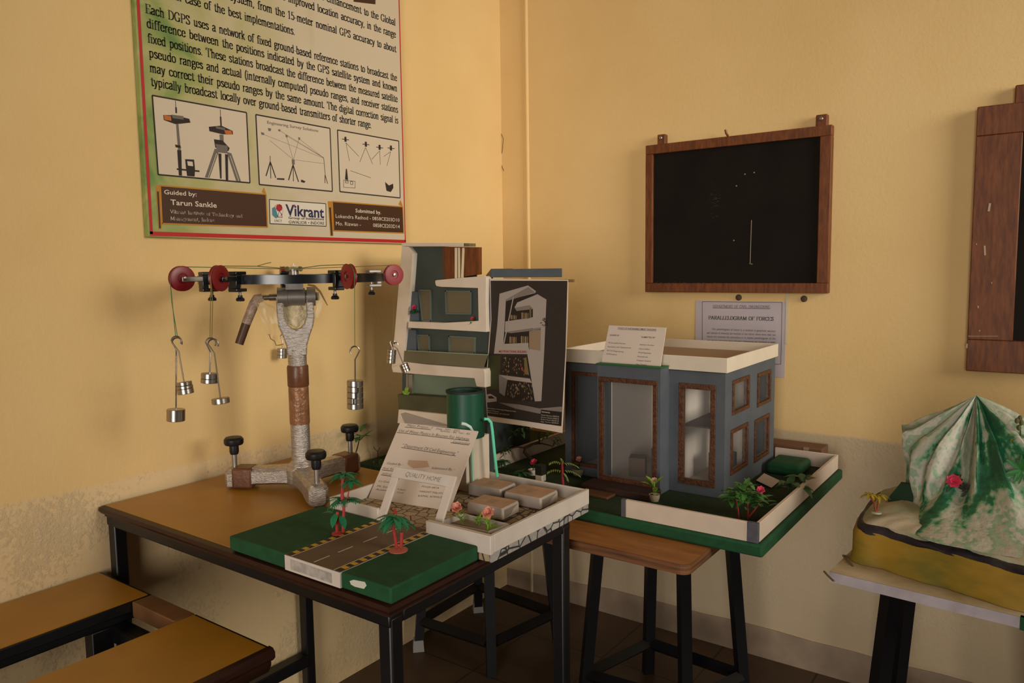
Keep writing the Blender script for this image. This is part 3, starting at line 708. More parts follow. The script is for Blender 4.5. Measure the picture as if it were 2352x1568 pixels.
# plywood board across two stools
PZ = .655
t = MB()
ply = mat('plywood_face', 'a06a35', .55, hex2='8a5526', vscale=9, stretch=(1, 5, 1)); plye = mat('plywood_edge', '7c4f2c', .7, hex2='4a2a18', vscale=70, stretch=(.1, .1, 2.2), cov=.47)
bx0, bx1, by0, by1, rr = .035, 1.163, -.953, -.006, .022
out = [(bx0, by0)]+[(bx1-rr+rr*math.cos(a), by0+rr+rr*math.sin(a)) for a in [R(-90+k*15) for k in range(7)]]+[(bx1, by1), (bx0, by1)]
t.prism([(x, y, .6325) for x, y in out], (0, 0, PZ-.6325-.0005), plye); t.poly([(x, y, PZ) for x, y in out], ply)
tag(t.build('plywood_board', smooth=False, origin=(.6, -.48, .6325)), 'varnished plywood board laid across two stools under the building models', 'board')
# white board under the mountain
wb = MB(); wz0, wz1 = .634, .655
ob = [at('z', wz1, 1905, 1312), at('z', wz1, 2352, 1418)]
ux = (ob[1]-ob[0]).normalized(); uy = Vector((-ux.y, ux.x, 0))
P0 = ob[0]; ply2 = mat('whitewashed_board', 'c7b699', .75, hex2='a48d66', vscale=11, bump=.1, bscale=50); edg = mat('lilac_painted_edge', 'b3a7ab', .7, var=.2, vscale=30)
corn = [P0, P0+ux*.56, P0+ux*.56+uy*.55, P0+uy*.55]
for p in corn: p.z = wz0
wb.prism(corn, (0, 0, wz1-wz0-.0004), edg); wb.poly([(p.x, p.y, wz1) for p in corn], ply2)
gp = P0+ux*.322; wb.prism([(gp.x-uy.x*.0015, gp.y-uy.y*.0015, wz0-.002), ((gp+ux*.075).x-uy.x*.0015, (gp+ux*.075).y-uy.y*.0015, wz0-.002), ((gp+ux*.075).x-uy.x*.0015, (gp+ux*.075).y-uy.y*.0015, wz1), (gp.x-uy.x*.0015, gp.y-uy.y*.0015, wz1)], uy*.01, M_GREEN)
wbo = tag(wb.build('display_board', smooth=False), 'whitewashed board with torn paper edges under the mountain model', 'board')
tn = MB(); tm = mat('torn_paper', '6d5a40', .9)
for a in ([(1893, 1312), (1900, 1322), (1912, 1330), (1916, 1333)], [(1935, 1275), (1948, 1278), (1968, 1290)], [(1938, 1278), (1950, 1292), (1960, 1300)]):
    tn = MB(); tn.tube([at('z', wz1+.001, *p)+Vector((0, 0, .002*math.sin(i*2))) for i, p in enumerate(a)], .0022, tm, n=5)
    tn.build('torn_edge', wbo)

# ================================================================== UNIVERSAL FORCE TABLE
CX, CY = .285, -1.225
hv = Vector((CX-CAM.x, CY-CAM.y, 0)).normalized(); rv = Vector((hv.y, -hv.x, 0)); zv = Vector((0, 0, 1))
C0 = Vector((CX, CY, 0))
def A(l, d, z): return C0+rv*l+hv*d+zv*z
ft = thing('force_table', (CX, CY, TZ), 'silver and black pulley stand with hanging weights on the laminate table', 'laboratory apparatus')
b = MB()
b.lathe([(.034, TZ+.012), (.04, TZ+.02), (.04, TZ+.05), (.03, TZ+.062), (.022, TZ+.07)], (CX, CY, 0), M_SILVER, n=18)
feet = []
for k, ang in enumerate((93, 213, 333)):
    a = R(ang); rr_ = (.165, .165, .16)[k]; e = Vector((math.cos(a), math.sin(a), 0)); s_ = Vector((-e.y, e.x, 0))
    F = C0+e*rr_; feet.append(F)
    V_ = []; F_ = []
    secs = [(.01, .030, .012, .058), (.06, .025, .012, .054), (.11, .023, .010, .052), (rr_-.01, .024, .002, .052), (rr_+.012, .022, .0, .05), (rr_+.02, .014, .004, .044)]
    for d, w_, za_, zb_ in secs:
        c_ = C0+e*d
        for uu, vv in ((-1, .15), (-.6, 0), (.6, 0), (1, .15), (1, .8), (.6, 1), (-.6, 1), (-1, .8)):
            V_.append(c_+s_*(w_*uu)+zv*(TZ+.0012+za_+(zb_-za_)*vv))
    for i in range(len(secs)-1):
        for j in range(8): F_.append((i*8+j, i*8+(j+1) % 8, i*8+8+(j+1) % 8, i*8+8+j))
    F_.append(tuple(range(40, 48)))
    b.add(V_, F_, M_SILVER)
b.build('tripod_base', ft)
for k, F in enumerate(feet):
    if k != 1: pass
    e = (F-C0).normalized(); s_ = Vector((-e.y, e.x, 0)); tpw = MB()
    if k != 2:
        d0, d1 = (.165-.05, .165+.0) if k == 1 else (.165-.045, .165+.005)
        for dd in (0,):
            P = [C0+e*d0-s_*.0255, C0+e*d1-s_*.026, C0+e*d1+s_*.026, C0+e*d0+s_*.0255]
            tpw.prism([p+zv*(TZ+.004) for p in P], zv*.0505, M_TAPE)
        tpw.build('tape_wrap', ft, bevel=.006)
    sc = MB(); sc.lathe([(.0058, .045), (.0058, .088)], F+zv*TZ, M_DSTEEL, n=12)
    sc = sc.build('levelling_screw', ft)
    kn = MB(); kn.lathe([(.009, .084), (.011, .09), (.011, .105), (.021, .108), (.023, .112), (.023, .121), (.019, .126), (0, .127)], F+zv*TZ, M_BLACK, n=20); kn.build('knob', sc)
pole = MB()
pole.lathe([(.0225, TZ+.055), (.0225, 1.0), (.0218, 1.06), (.0218, 1.085)], (CX, CY, 0), M_SILVER, n=22); pole.build('pole', ft)
tw = MB(); tw.lathe([(.0238, .996), (.0252, .999), (.0252, 1.043), (.0238, 1.047)], (CX, CY, 0), M_TAPE, n=22); tw.build('tape_band', ft)
tw = MB(); tw.lathe([(.0232, .905), (.0238, .91), (.0238, .99), (.0234, .996)], (CX, CY, 0), mat('translucent_tape', '9a6a48', .3, .2, var=.4, vscale=50, bump=.6, bscale=120), n=22); tw.build('stretch_film', ft)
# fork: two prongs on a flared yoke
fk = MB()
outl = [(-.0225, 1.07), (.0225, 1.07), (.024, 1.095), (.031, 1.118), (.040, 1.142), (.043, 1.16), (.0425, 1.212), (.025, 1.212), (.0245, 1.165), (.018, 1.145), (.009, 1.136), (0, 1.1335), (-.009, 1.136), (-.018, 1.145), (-.0245, 1.165), (-.025, 1.212), (-.0425, 1.212), (-.043, 1.16), (-.040, 1.142), (-.031, 1.118), (-.024, 1.095)]
fk.prism([A(l, -.018, z) for l, z in outl], hv*.036, M_SILVER); fk.build('fork', ft, bevel=.004)
hb = MB()
hb.lathe([(.0, -.040), (.0225, -.040), (.0225, -.017), (.0205, -.016), (.0205, .023), (.016, .024), (.016, .028), (.0225, .028), (.0225, .047), (.010, .048), (.010, .056), (0, .056)], A(0, 0, 1.2105), M_DSTEEL, rv, 28)
hb.build('swivel_hub', ft)
sp = MB(); sp.box((CX-.02, CY-.02, 1.228), (CX+.02, CY+.02, 1.254), M_DSTEEL, math.atan2(rv.y, rv.x), (CX, CY)); sp.lathe([(.011, 1.25), (.011, 1.272), (.016, 1.273), (.016, 1.280), (0, 1.280)], (CX, CY, 0), M_DSTEEL, n=18)
sp.build('centre_post', ft)
wc = MB(); wc.lathe([(.0065, 0), (.0065, .008), (.002, .009), (0, .015)], A(0, -.008, 1.276), mat('white_cap', 'e6dfd2', .5), n=14); wc.build('white_pin_cap', ft)
# flat ring with cross bars
RR, RZ0, RZ1 = .212, 1.2445, 1.2635
ring = MB(); n = 72; V_ = []; F_ = []
for k in range(n):
    a = 2*math.pi*k/n; e = rv*math.cos(a)+hv*math.sin(a)
    for r_, z in ((RR-.007, RZ0), (RR, RZ0), (RR, RZ1), (RR-.007, RZ1)): V_.append(C0+e*r_+zv*z)
for k in range(n):
    j = (k+1) % n
    for i in range(4): F_.append((k*4+i, j*4+i, j*4+(i+1) % 4, k*4+(i+1) % 4))
rgm = mat('glossy_black_ring', '101216', .22, spec=.6)
ring.add(V_, F_, rgm); ring.build('ring', ft)
cb = MB()
for ang in (35, 125):
    e = rv*math.cos(R(ang))+hv*math.sin(R(ang)); s_ = zv.cross(e)*.008
    P = [C0-e*(RR-.005)-s_, C0+e*(RR-.005)-s_, C0+e*(RR-.005)+s_, C0-e*(RR-.005)+s_]
    cb.prism([p+zv*1.2455 for p in P], zv*.006, rgm)
cb.build('cross_bars', ft, smooth=False)
m_ = MB(); m_.prism([A(l, .006, z) for l, z in [(-.024, 1.19), (-.024, 1.165), (-.018, 1.146), (0, 1.135), (.018, 1.146), (.024, 1.165), (.024, 1.19)]], hv*.0006, mat('crinkled_film', 'c9b48c', .3, .1, var=.35, vscale=70, bump=.9, bscale=140)); m_.build('film_web', ft, smooth=False)
# crank handle
cr = MB()
cr.tube([A(-.040, 0, 1.2105), A(-.058, 0, 1.2105)], .0085, M_STEEL, 14); cr.tube([A(-.05, 0, 1.2105), A(-.085, 0, 1.2095)], .0065, M_STEEL, 14)
cr = cr.build('crank_shaft', ft)
g = MB(); P = [A(-.074, 0, 1.2105), A(-.085, -.002, 1.208), A(-.092, -.004, 1.197), A(-.112, -.008, 1.150)]
g.tube(P, [.0095, .0115, .0115, .0108], mat('film_wrapped_handle', 'a08572', .35, .1, var=.35, vscale=80, bump=.6, bscale=140), 14); g.build('wrapped_arm', cr)
g = MB(); g.tube([A(-.111, -.008, 1.152), A(-.129, -.012, 1.104)], [.0104, .0098], mat('brown_grip', '4a2a17', .45, var=.2, vscale=40), 14); g.build('grip', cr)
# loose plastic film
film = glass('torn_film', 'c9ad7c', .42, .3)
rs = random.Random(11)
def shred(nm, P, w_):
    m_ = MB(); V_ = []; F_ = []
    for i, p in enumerate(P):
        p = Vector(p); ww = w_*(1-.55*i/len(P))
        V_ += [p-rv*ww+hv*rs.uniform(-.004, .004), p+hv*rs.uniform(-.006, .006), p+rv*ww+hv*rs.uniform(-.004, .004)+zv*rs.uniform(-.004, .004)]
    for i in range(len(P)-1):
        a = i*3; F_ += [(a, a+1, a+4, a+3), (a+1, a+2, a+5, a+4)]
    m_.add(V_, F_, film); m_.build(nm, ft)
shred('torn_film', [A(-.082, -.012, 1.208), A(-.075, -.016, 1.187), A(-.070, -.018, 1.167), A(-.064, -.016, 1.145), A(-.060, -.016, 1.122)], .012)
shred('torn_film', [A(-.070, -.014, 1.198), A(-.058, -.018, 1.187), A(-.052, -.02, 1.175), A(-.047, -.022, 1.15)], .014)
shred('torn_film', [A(.042, -.006, 1.232), A(.052, -.01, 1.222), A(.058, -.012, 1.205), A(.054, -.012, 1.18), A(.046, -.012, 1.16)], .008)
m_ = MB(); m_.tube([A(.03, -.022, 1.239), A(.045, -.022, 1.236), A(.058, -.022, 1.222), A(.066, -.022, 1.205), A(.074, -.022, 1.189)], [.0025, .003, .0026, .002, .0012], mat('loose_film_strand', '8a6a3c', .5), 5); m_.build('loose_strand', ft)
m_ = MB(); m_.tube([A(-.062, -.016, 1.125), A(-.058, -.016, 1.113), A(-.05, -.016, 1.108), A(-.047, -.016, 1.098), A(-.04, -.016, 1.098), A(-.03, -.016, 1.10)], .0013, mat('loose_film_strand', '8a6a3c'), 5); m_.build('loose_strand', ft)
# pulleys on clamps
def U(l, d): return (rv*l+hv*d).normalized()
PUL = [U(-.84, -.5), U(-.55, -.83), U(.415, -.907), U(.93, .37), U(-.11, .987)]
LOOK = [(rgm, M_DSTEEL), (rgm, rgm), (rgm, rgm), (M_DSTEEL, M_DSTEEL), (rgm, M_DSTEEL)]
PZC, PR, POUT = 1.2585, .0268, .054
cords = MB; pc = []
for k, e in enumerate(PUL):
    s_ = zv.cross(e); base = C0+e*RR; mc, ma = LOOK[k]
    cl = MB()
    def bar(d0, d1, w0, w1, za_, zb_, m_):
        P = [C0+e*d0+s_*w0, C0+e*d1+s_*w0, C0+e*d1+s_*w1, C0+e*d0+s_*w1]
        cl.prism([p+zv*za_ for p in P], zv*(zb_-za_), m_)
    bar(RR-.020, RR+.014, -.011, .011, 1.2645, 1.272, mc); bar(RR+.001, RR+.014, -.011, .011, 1.236, 1.265, mc); bar(RR-.020, RR+.014, -.011, .011, 1.229, 1.2365, mc)
    off = .010
    bar(RR+.013, RR+POUT+.004, off-.0025, off+.0025, 1.2515, 1.2625, ma)
    cl = cl.build('clamp', ft, bevel=.0015)
    sc = MB(); q_ = C0+e*(RR-.010); sc.lathe([(.003, 1.219), (.003, 1.2445)], q_, M_DSTEEL, n=8); sc.lathe([(.0, 1.2085), (.0082, 1.209), (.0092, 1.2125), (.0078, 1.2155), (.0048, 1.2175), (.0048, 1.2215), (0, 1.222)], q_, M_BLACK, n=14)
    sc.build('thumb_screw', cl)
    pc_ = C0+e*(RR+POUT)+zv*PZC; pc.append(pc_)
    w = MB(); w.lathe([(0, -.0035), (.010, -.0038), (.011, -.006), (.024, -.006), (PR, -.005), (PR-.003, 0), (PR, .005), (.024, .006), (.011, .006), (.010, .0038), (0, .0035)], pc_, M_RED if k != 3 else mat('dusty_red_plastic', '99383c', .45), s_, 30)
    w.build('pulley', cl)
    ax = MB(); ax.lathe([(.0022, -.008), (.0022, .016), (.004, .016), (.004, .018), (0, .0185)], pc_, M_STEEL, s_, 12); ax.lathe([(0, -.0085), (.004, -.008), (.004, -.006)], pc_, M_STEEL, s_, 12); ax.build('axle', cl)
# hangers and cords
def plane_pt(P, px, py):
    return atp(Vector(P), hv, px, py)
HANG = [  # pulley, hook px, base px, discs (radius, thickness, tilt), label
 (0, (405, 772), (404, 966), [(.0185, .0255)], 'single long weight hanger, lowest on the leftmost cord'),
 (0, (406, 775), (429, 902), [(.0165, .011), (.0165, .007), (.0155, .008)], 'tilted weight hanger hooked beside the lowest one on the leftmost cord'),
 (1, (484, 776), (481, 879), [(.0168, .009), (.0165, .011)], 'upright weight hanger on the second cord from the left'),
 (1, (489, 778), (509, 924), [(.0175, .0115)], 'tilted hanger with one thin disc on the second cord from the left'),
 (2, (815, 795), (816, 938), [(.017, .012), (.017, .012), (.017, .012), (.017, .012), (.017, .0125)], 'tall stack of slotted weights hanging right of the pole'),
 (3, (902, 782), (898, 834), [(.0115, .010), (.0115, .010), (.0115, .010), (.0115, .006)], 'upright stack of slotted weights on the far right cord'),
 (3, (906, 786), (932, 852), [(.0115, .008), (.0115, .008), (.0115, .006)], 'slanted little weight hanger leaning out from the far right cord'),
 (4, (649, 768), (648, 822), [(.0135, .009), (.0135, .009), (.0135, .0095)], 'small slotted weight hanging behind the pole'),
]
hookpt = {}
for k, hp, bp_, discs, lab in HANG:
    e = PUL[k]
    dp = pc[k]+e*(PR-.001 if k not in (3,) else 0)
    H = plane_pt(dp, *hp); Bt = plane_pt(dp, *bp_)
    if k in (0, 1, 3) and hp != [h for h in HANG if h[0] == k][0][1]: H = H-hv*.006; Bt = Bt-hv*.012
    hookpt.setdefault(k, H)
    ax = (H-Bt).normalized(); L = (H-Bt).length
    t = thing('weight_hanger', tuple(Bt), lab, 'weight hanger', 'weight hangers on the pulley cords')
    rod = MB(); hr = .0098 if k not in (3, 4) else .006
    side = (rv-ax*rv.dot(ax)).normalized()*(1 if k in (2,) else 1)
    sg = -1 if k != 2 else 1
    top = H
    # J hook: curve over the cord then the stem
    cen = H-ax*hr
    hook = [cen+side*(-sg)*hr*math.cos(a)*1.0+ax*hr*math.sin(a) for a in [R(x) for x in range(-35, 176, 21)]]
    stem_top = H-ax*(hr*2.9)
    pth = hook+[stem_top, Bt+ax*.004]
    rod.tube(pth, .0016 if k not in (3, 4) else .0013, M_STEEL, 8); rod.build('hook_rod', t)
    z = 0
    for i, (r_, th) in enumerate(discs):
        m_ = MB(); j = Bt+ax*z
        m_.lathe([(.0, 0), (r_-.0008, 0), (r_, .0009), (r_, th-.0012), (r_-.0008, th-.0003), (0, th-.0003)], j, M_STEEL, ax, 26)
        if k == 2 and i in (1, 2, 3):   # slot cut shown as a dark gap facing out
            sd = side*(.0045*(i-2)); nn = hv
            m_.box((0, 0, 0), (0, 0, 0), M_STEEL) if False else None
            p = j-hv*(r_-.001)+sd; m_.prism([p-side*.0016, p+side*.0016, p+side*.0016+ax*(th-.001), p-side*.0016+ax*(th-.001)], -hv*.0013, M_BLACK)
        m_.build('slotted_weight', t); z += th
cordm = mat('green_cord', '4c6b3f', .8); cordm2 = mat('twine_cord', '6f6133', .8)
names = ['green cord over the leftmost red pulley down to its two weight hangers', 'cord over the second red pulley from the left', 'green cord over the edge-on red pulley right of the pole', 'cord over the far right red pulley', 'cord over the rear pulley dropping behind the pole']
for k, e in enumerate(PUL):
    m_ = MB(); c_ = pc[k]; H = hookpt[k]
    z0_ = A(0, 0, 1.2765)+e*.014
    arc = [c_+zv*(PR-.002)*math.sin(a)+e*(PR-.002)*math.cos(a) for a in [R(x) for x in range(90, -1, -15)]]
    if k == 3: arc = [c_+zv*(PR-.002)*math.sin(a)+e*(PR-.002)*math.cos(a) for a in [R(x) for x in range(90, 20, -15)]]+[c_+e*.004-zv*(PR-.001)+hv*.010]
    mid = (z0_+arc[0])/2+zv*(.003 if k in (1, 2) else .0)
    m_.tube([z0_, mid]+arc, .0009, cordm2 if k in (3, 4, 1) else cordm, 5)
    dn_ = arc[-1]
    if k in (0, 1):
        m_.tube([dn_, H-rv*.0015], .0008, cordm if k == 0 else cordm2, 5); m_.tube([dn_, dn_-zv*.05+rv*.001, H+rv*.002], .0008, cordm if k == 0 else cordm2, 5)
    else: m_.tube([dn_, H], .0008, cordm if k == 2 else cordm2, 5)
    if k == 1: m_.tube([mid, mid+rv*.02+zv*.006, mid+rv*.03+zv*.008], .0009, cordm2, 5)
    tag(m_.build('pulley_cord'), names[k], 'cord', 'cords over the pulleys')
m_ = MB()
for k in range(22): pass
V = [A(.018*math.cos(a), .018*math.sin(a), 1.2765+.003*math.sin(3*a)) for a in [2*math.pi*i/20 for i in range(21)]]
m_.tube(V, .0035, mat('knotted_cord', '9a8a62', .8, var=.4, vscale=90), 6, caps=False); m_.build('cord_knot_ring', ft)

# ================================================================== ROAD MODEL ON THE TABLE
def stone_mat(name, big, c1, c2, dark):
    m = bpy.data.materials.new(name); m.use_nodes = True
    nt = m.node_tree; N = nt.nodes.new; L = nt.links.new; b = nt.nodes['Principled BSDF']; b.inputs['Roughness'].default_value = .6
    g = N('ShaderNodeNewGeometry')
    v = N('ShaderNodeTexVoronoi'); v.feature = 'DISTANCE_TO_EDGE'; v.inputs['Scale'].default_value = big; L(g.outputs['Position'], v.inputs['Vector'])
    v2 = N('ShaderNodeTexVoronoi'); v2.inputs['Scale'].default_value = big; L(g.outputs['Position'], v2.inputs['Vector'])
    n = N('ShaderNodeTexNoise'); n.inputs['Scale'].default_value = big*4; L(g.outputs['Position'], n.inputs['Vector'])
    mx = N('ShaderNodeMix'); mx.data_type = 'RGBA'; L(v2.outputs['Color'], mx.inputs[0]); mx.inputs[6].default_value = (*lin(c1), 1); mx.inputs[7].default_value = (*lin(c2), 1)
    mx3 = N('ShaderNodeMix'); mx3.data_type = 'RGBA'; mx3.blend_type = 'MULTIPLY'; mx3.inputs[0].default_value = .5; L(mx.outputs[2], mx3.inputs[6]); L(n.outputs['Fac'], mx3.inputs[7])
    st = N('ShaderNodeMapRange'); st.inputs['From Min'].default_value = .03; st.inputs['From Max'].default_value = .07; L(v.outputs['Distance'], st.inputs['Value'])
    mx2 = N('ShaderNodeMix'); mx2.data_type = 'RGBA'; L(st.outputs[0], mx2.inputs[0]); mx2.inputs[6].default_value = (*lin(dark), 1); L(mx3.outputs[2], mx2.inputs[7])
    L(mx2.outputs[2], b.inputs['Base Color'])
    return m
M_STONE = stone_mat('flagstone_paper', 42, 'd0b894', 'a58a66', '3c2c1c')
M_STONE2 = stone_mat('grey_stone_paper', 34, 'c9c2ba', '938b84', '2e2a27')
GX0, GX1, GY0, GY1 = .505, .930, -1.574, -1.352
GZ = TZ+.0285
md = thing('road_model', (.72, -1.3, TZ+.001), 'handmade model of a green verge and grey road leading through a white gate', 'architectural model')
zt0 = TZ+.0012
RX0, RX1 = .672, .815
vg = MB(); vg.box((GX0, GY0, zt0), (RX0, GY1, GZ), M_GREEN); vg.build('green_verge', md, bevel=.003)
vg = MB(); vg.box((RX1, GY0, zt0), (GX1, GY1, GZ), M_GREEN)
# torn white patch on the verge front
p = [at('y', GY0-.0006, *q_) for q_ in ((803, 1334), (812, 1331), (838, 1336), (842, 1344), (836, 1352), (815, 1347), (806, 1342))]
vg.build('green_verge', md, bevel=.003)
MB().poly(p, mat('torn_white_foam', 'c9c6b6', .9)).build('torn_patch', md, smooth=False)
ro = MB(); asph = mat('grey_brown_asphalt', '6a5540', .8, var=.15, vscale=30)
ro.box((RX0, GY0-.002, zt0), (RX1, GY1-.0, GZ-.0005), M_WHITE); ro.poly([(RX0, GY0-.001, GZ), (RX1, GY0-.001, GZ), (RX1-.002, GY1+.012, GZ), (RX0+.001, GY1+.012, GZ)], asph)
yel = mat('yellow_paint', 'c79a1e', .6); blk = mat('black_paint', '2a2018', .6); lnm = mat('road_line', 'b7a488', .7)
n_ = 22
for x0_, x1_ in ((RX0+.002, RX0+.014), (RX1-.014, RX1-.002)):
    for i in range(n_):
        ya = GY0+.002+(GY1-GY0+.004)*i/n_; yb = GY0+.002+(GY1-GY0+.004)*(i+1)/n_
        ro.poly([(x0_, ya, GZ+.0004), (x1_, ya, GZ+.0004), (x1_, yb, GZ+.0004), (x0_, yb, GZ+.0004)], yel if i % 2 else blk)
for xx in (RX0+.0165, RX1-.0165): ro.box((xx-.0007, GY0, GZ), (xx+.0007, GY1, GZ+.0005), lnm)
xm = (RX0+RX1)/2
for a in (.004, .058, .118, .178): ro.box((xm-.0009, GY0+a, GZ), (xm+.0009, GY0+a+.034, GZ+.0006), lnm)
gs = mat('grey_smudge', '8f8880', .8, hex2='b6ab9f', vscale=60)
ro.poly([(RX0+.016, GY0-.0024, zt0+.004), (RX1-.02, GY0-.0024, zt0+.004), (RX1-.02, GY0-.0024, GZ-.006), (RX0+.016, GY0-.0024, GZ-.005)], gs)
ro.build('road', md, smooth=False)
# tray
AX0, AX1, AY0, AY1 = .530, .957, -1.350, -1.004
AZF, AZW = GZ-.004, GZ+.022
tr = MB(); tr.box((AX0, AY0+.002, zt0), (AX1-.003, AY1, AZF), M_STONE); tr.build('paved_court', md, smooth=False)
sb = MB(); sb.box((AX1-.003, AY0+.001, zt0-.0), (AX1, AY1, AZF-.002), M_STONE2); sb.build('stone_base', md, smooth=False)
wl = MB(); wt = .007
GAP0, GAP1 = .672, .805
wl.box((AX0, AY0, AZF-.003), (GAP0, AY0+wt, AZW), M_WHITE); wl.build('front_wall', md, bevel=.0012)
wl = MB(); wl.box((GAP1, AY0-.004, AZF-.008), (AX1+.002, AY0+wt, AZW+.001), M_WHITE); wl.build('front_wall', md, bevel=.0012)
wl = MB(); wl.box((AX1-.006, AY0+wt, AZF-.006), (AX1+.002, AY1, AZW+.001), M_WHITE); wl.build('side_wall', md, bevel=.0012)
wl = MB(); wl.box((AX0, AY0+wt, AZF-.003), (AX0+wt, AY1, AZW), M_WHITE); wl.build('side_wall', md, bevel=.0012)
wl = MB(); wl.box((AX0+wt, AY1-wt, AZF-.003), (AX1-.006, AY1, AZW), M_WHITE); wl.build('rear_wall', md, bevel=.0012)
# gate leaning back
gb = Vector((.672, AY0-.004, GZ+.0005)); ge = Vector((.147, .010, 0)); gx = ge.normalized()
gt = R(58); gu = Vector((-gx.y, gx.x, 0))*math.cos(gt)+zv*math.sin(gt); gn = gx.cross(gu)
def G(a, b): return gb+gx*a+gu*b
W_, H_ = .157, .112
g_ = MB(); tk = gn*-.005
for P in ([G(0, 0), G(.019, .0), G(.019, H_-.022), G(0, H_-.022)], [G(W_-.019, 0), G(W_, 0), G(W_, H_-.022), G(W_-.019, H_-.022)], [G(0, H_-.0225), G(W_, H_-.0225), G(W_, H_), G(0, H_)]): g_.prism(P, tk, M_WHITE)
g_.build('gate_arch', md, bevel=.001)
GS = Sheet(gb, gn if gn.y < 0 else -gn, gu)
l_ = MB(); pen = mat('faint_pencil', '6d5d50', .8)
put(l_, sans('QUALITY HOME', -.02), gb+gx*.034+gu*(H_-.0165)+GS.N*.0008, gx*.088, gu*.010, pen, .2)
l_.build('lettering', md, smooth=False)
# leaning handwritten card
z_f = AZF+.0008
pb_, pe_ = at('z', z_f, 846, 1143.4), at('z', z_f, 1031, 1173)
px_ = (pe_-pb_).normalized(); tl = R(50); pu = Vector((-px_.y, px_.x, 0))*math.cos(tl)+zv*math.sin(tl); pn_ = pu.cross(px_)
if pn_.y > 0: pn_ = -pn_
PS = Sheet(pb_, pn_, pu)
cn = [PS(846, 1143.4, 0), PS(1031, 1173, 0), PS(1098, 990, 0), PS(919, 970.5, 0)]
card = thing('information_card', tuple((cn[0]+cn[1])/2), 'cream handwritten project card leaning behind the white gate of the road model', 'card')
c_ = MB(); c_.prism(cn, -pn_*.003, M_PAPER); c_.build('card_sheet', card, smooth=False)
l_ = MB(); q = Z(5.06, (780, 930)); pk = mat('pen_ink', '33291f', .7)
def hw(s_, p0, p1, h, bold=-.012, ul=None):
    a, b = q(p0, p1); PS.text(l_, sans(s_, bold), a, b, h/5.06, pk, .0005, .22)
    if ul: PS.line(l_, *q(*ul), .0011, pk, .0006)
hw('Major Project - I', (780, 245), (1072, 276), 26, ul=((760, 255), (1060, 286)))
hw('Date:- 2021 - 2022', (1120, 284), (1390, 308), 22); hw('Semester - 8th  Year - 4th', (1165, 308), (1510, 346), 22)
hw('Use of Waste Plastics In Bitumen For Highway', (682, 308), (1500, 412), 34, ul=((668, 318), (1510, 418)))
hw('Construction', (1310, 438), (1510, 460), 28, ul=((1292, 438), (1505, 466)))
hw('" Department Of Civil Engineering "', (718, 484), (1365, 580), 40, ul=((720, 494), (1350, 592)))
hw('Guided By :-', (545, 686), (742, 708), 28); hw('Submitted By :-', (1062, 742), (1340, 764), 30)
hw('Prof. Rahul', (500, 744), (665, 758), 24, ul=((495, 754), (668, 772))); hw('HOD of C.E.', (490, 806), (650, 824), 24, ul=((482, 812), (655, 834)))
hw('Co-Guided', (448, 892), (612, 908), 24); hw('Mr Suraj', (430, 950), (590, 968), 24); hw('Assistant', (420, 988), (575, 1004), 24); hw('Professor', (668, 985), (768, 996), 20); hw('Civil', (660, 1018), (735, 1030), 20)
hw('Rahul Rathor', (975, 892), (1225, 922), 18); hw('POOJA ARYA', (950, 955), (1152, 976), 24); hw('HARSHIT MALVIYA', (925, 1012), (1215, 1040), 24); hw('KAMAL ASWALE', (908, 1064), (1185, 1082), 24)
l_.build('handwriting', card, smooth=False)
st_ = MB(); st_.poly([PS(*p_, .0003) for p_ in q((800, 640), (1020, 650), (1045, 720), (860, 735), (790, 690))], mat('card_stain', 'b9977a', .8)); st_.build('stain', card, smooth=False)
# pedestal, tank, taps
pd = MB(); pd.box((.575, -1.098, AZF+.0006), (.697, -1.012, .889), M_WHITE2)
tag(pd.build('white_pedestal', bevel=.0015, origin=(.636, -1.07, AZF)), 'white foam pedestal holding up the green cylinder behind the handwritten card', 'pedestal')
tk_ = thing('water_tank', (.668, -1.062, .8895), 'dark green corrugated cylinder tank with open top on the white pedestal', 'tank')
tm_ = mat('green_corrugated_sheet', '0e4a33', .45, var=.25, vscale=25, stretch=(6, 6, .6)); tmi = mat('dark_tank_inside', '12211a', .7)
TC = (.668, -1.062, 0); r_ = .0425
V_ = []; prof_ = []
for i in range(41):
    z = .8895+.103*i/40; prof_.append((r_+.0004*(i % 2), z))
m_ = MB(); m_.lathe(prof_+[(r_-.001, .9935), (r_-.004, .9935), (r_-.005, .899), (0, .898)], TC, tm_, n=40, caps=False); m_.build('tank_wall', tk_)
m_ = MB(); m_.lathe([(r_-.013, .975), (r_-.012, .992), (r_-.009, .992), (r_-.009, .975), (r_-.013, .975)], TC, tmi, n=36, caps=False); m_.lathe([(r_-.0025, .991), (r_+.002, .992), (r_+.002, .9965), (r_-.0025, .9965), (r_-.0025, .991)], TC, tmi, n=40, caps=False); m_.build('rolled_rim', tk_)
teal = mat('teal_straw', '5fc7a0', .45); wstr = mat('pale_straw', 'b9c9bb', .45)
m_ = MB(); P = [plane_pt((.69, -1.10, 0), *p_) for p_ in ((1060, 972), (1070, 974), (1080, 980), (1085, 990), (1086, 996))]
m_.tube(P, .0038, wstr, 8); m_.build('tap_spout', tk_)
m_ = MB(); P = [plane_pt((.712, -1.072, 0), *p_) for p_ in ((1112, 962), (1121, 962), (1128, 970), (1131, 990), (1136, 1040), (1142, 1094))]
m_.tube(P, .0034, teal, 8); tag(m_.build('drain_straw', origin=(.72, -1.06, AZF)), 'teal bent straw dropping from the right side of the green tank', 'straw', 'teal straws')
m_ = MB(); P = [plane_pt((.703, -1.085, 0), *p_) for p_ in ((1083, 1030), (1084, 1060), (1087, 1122))]
m_.tube(P, .0036, mat('faded_teal_straw', '9fc9b0', .5), 8); tag(m_.build('drain_straw', origin=(.70, -1.09, AZF)), 'faded teal straight straw standing against the white pedestal', 'straw', 'teal straws')
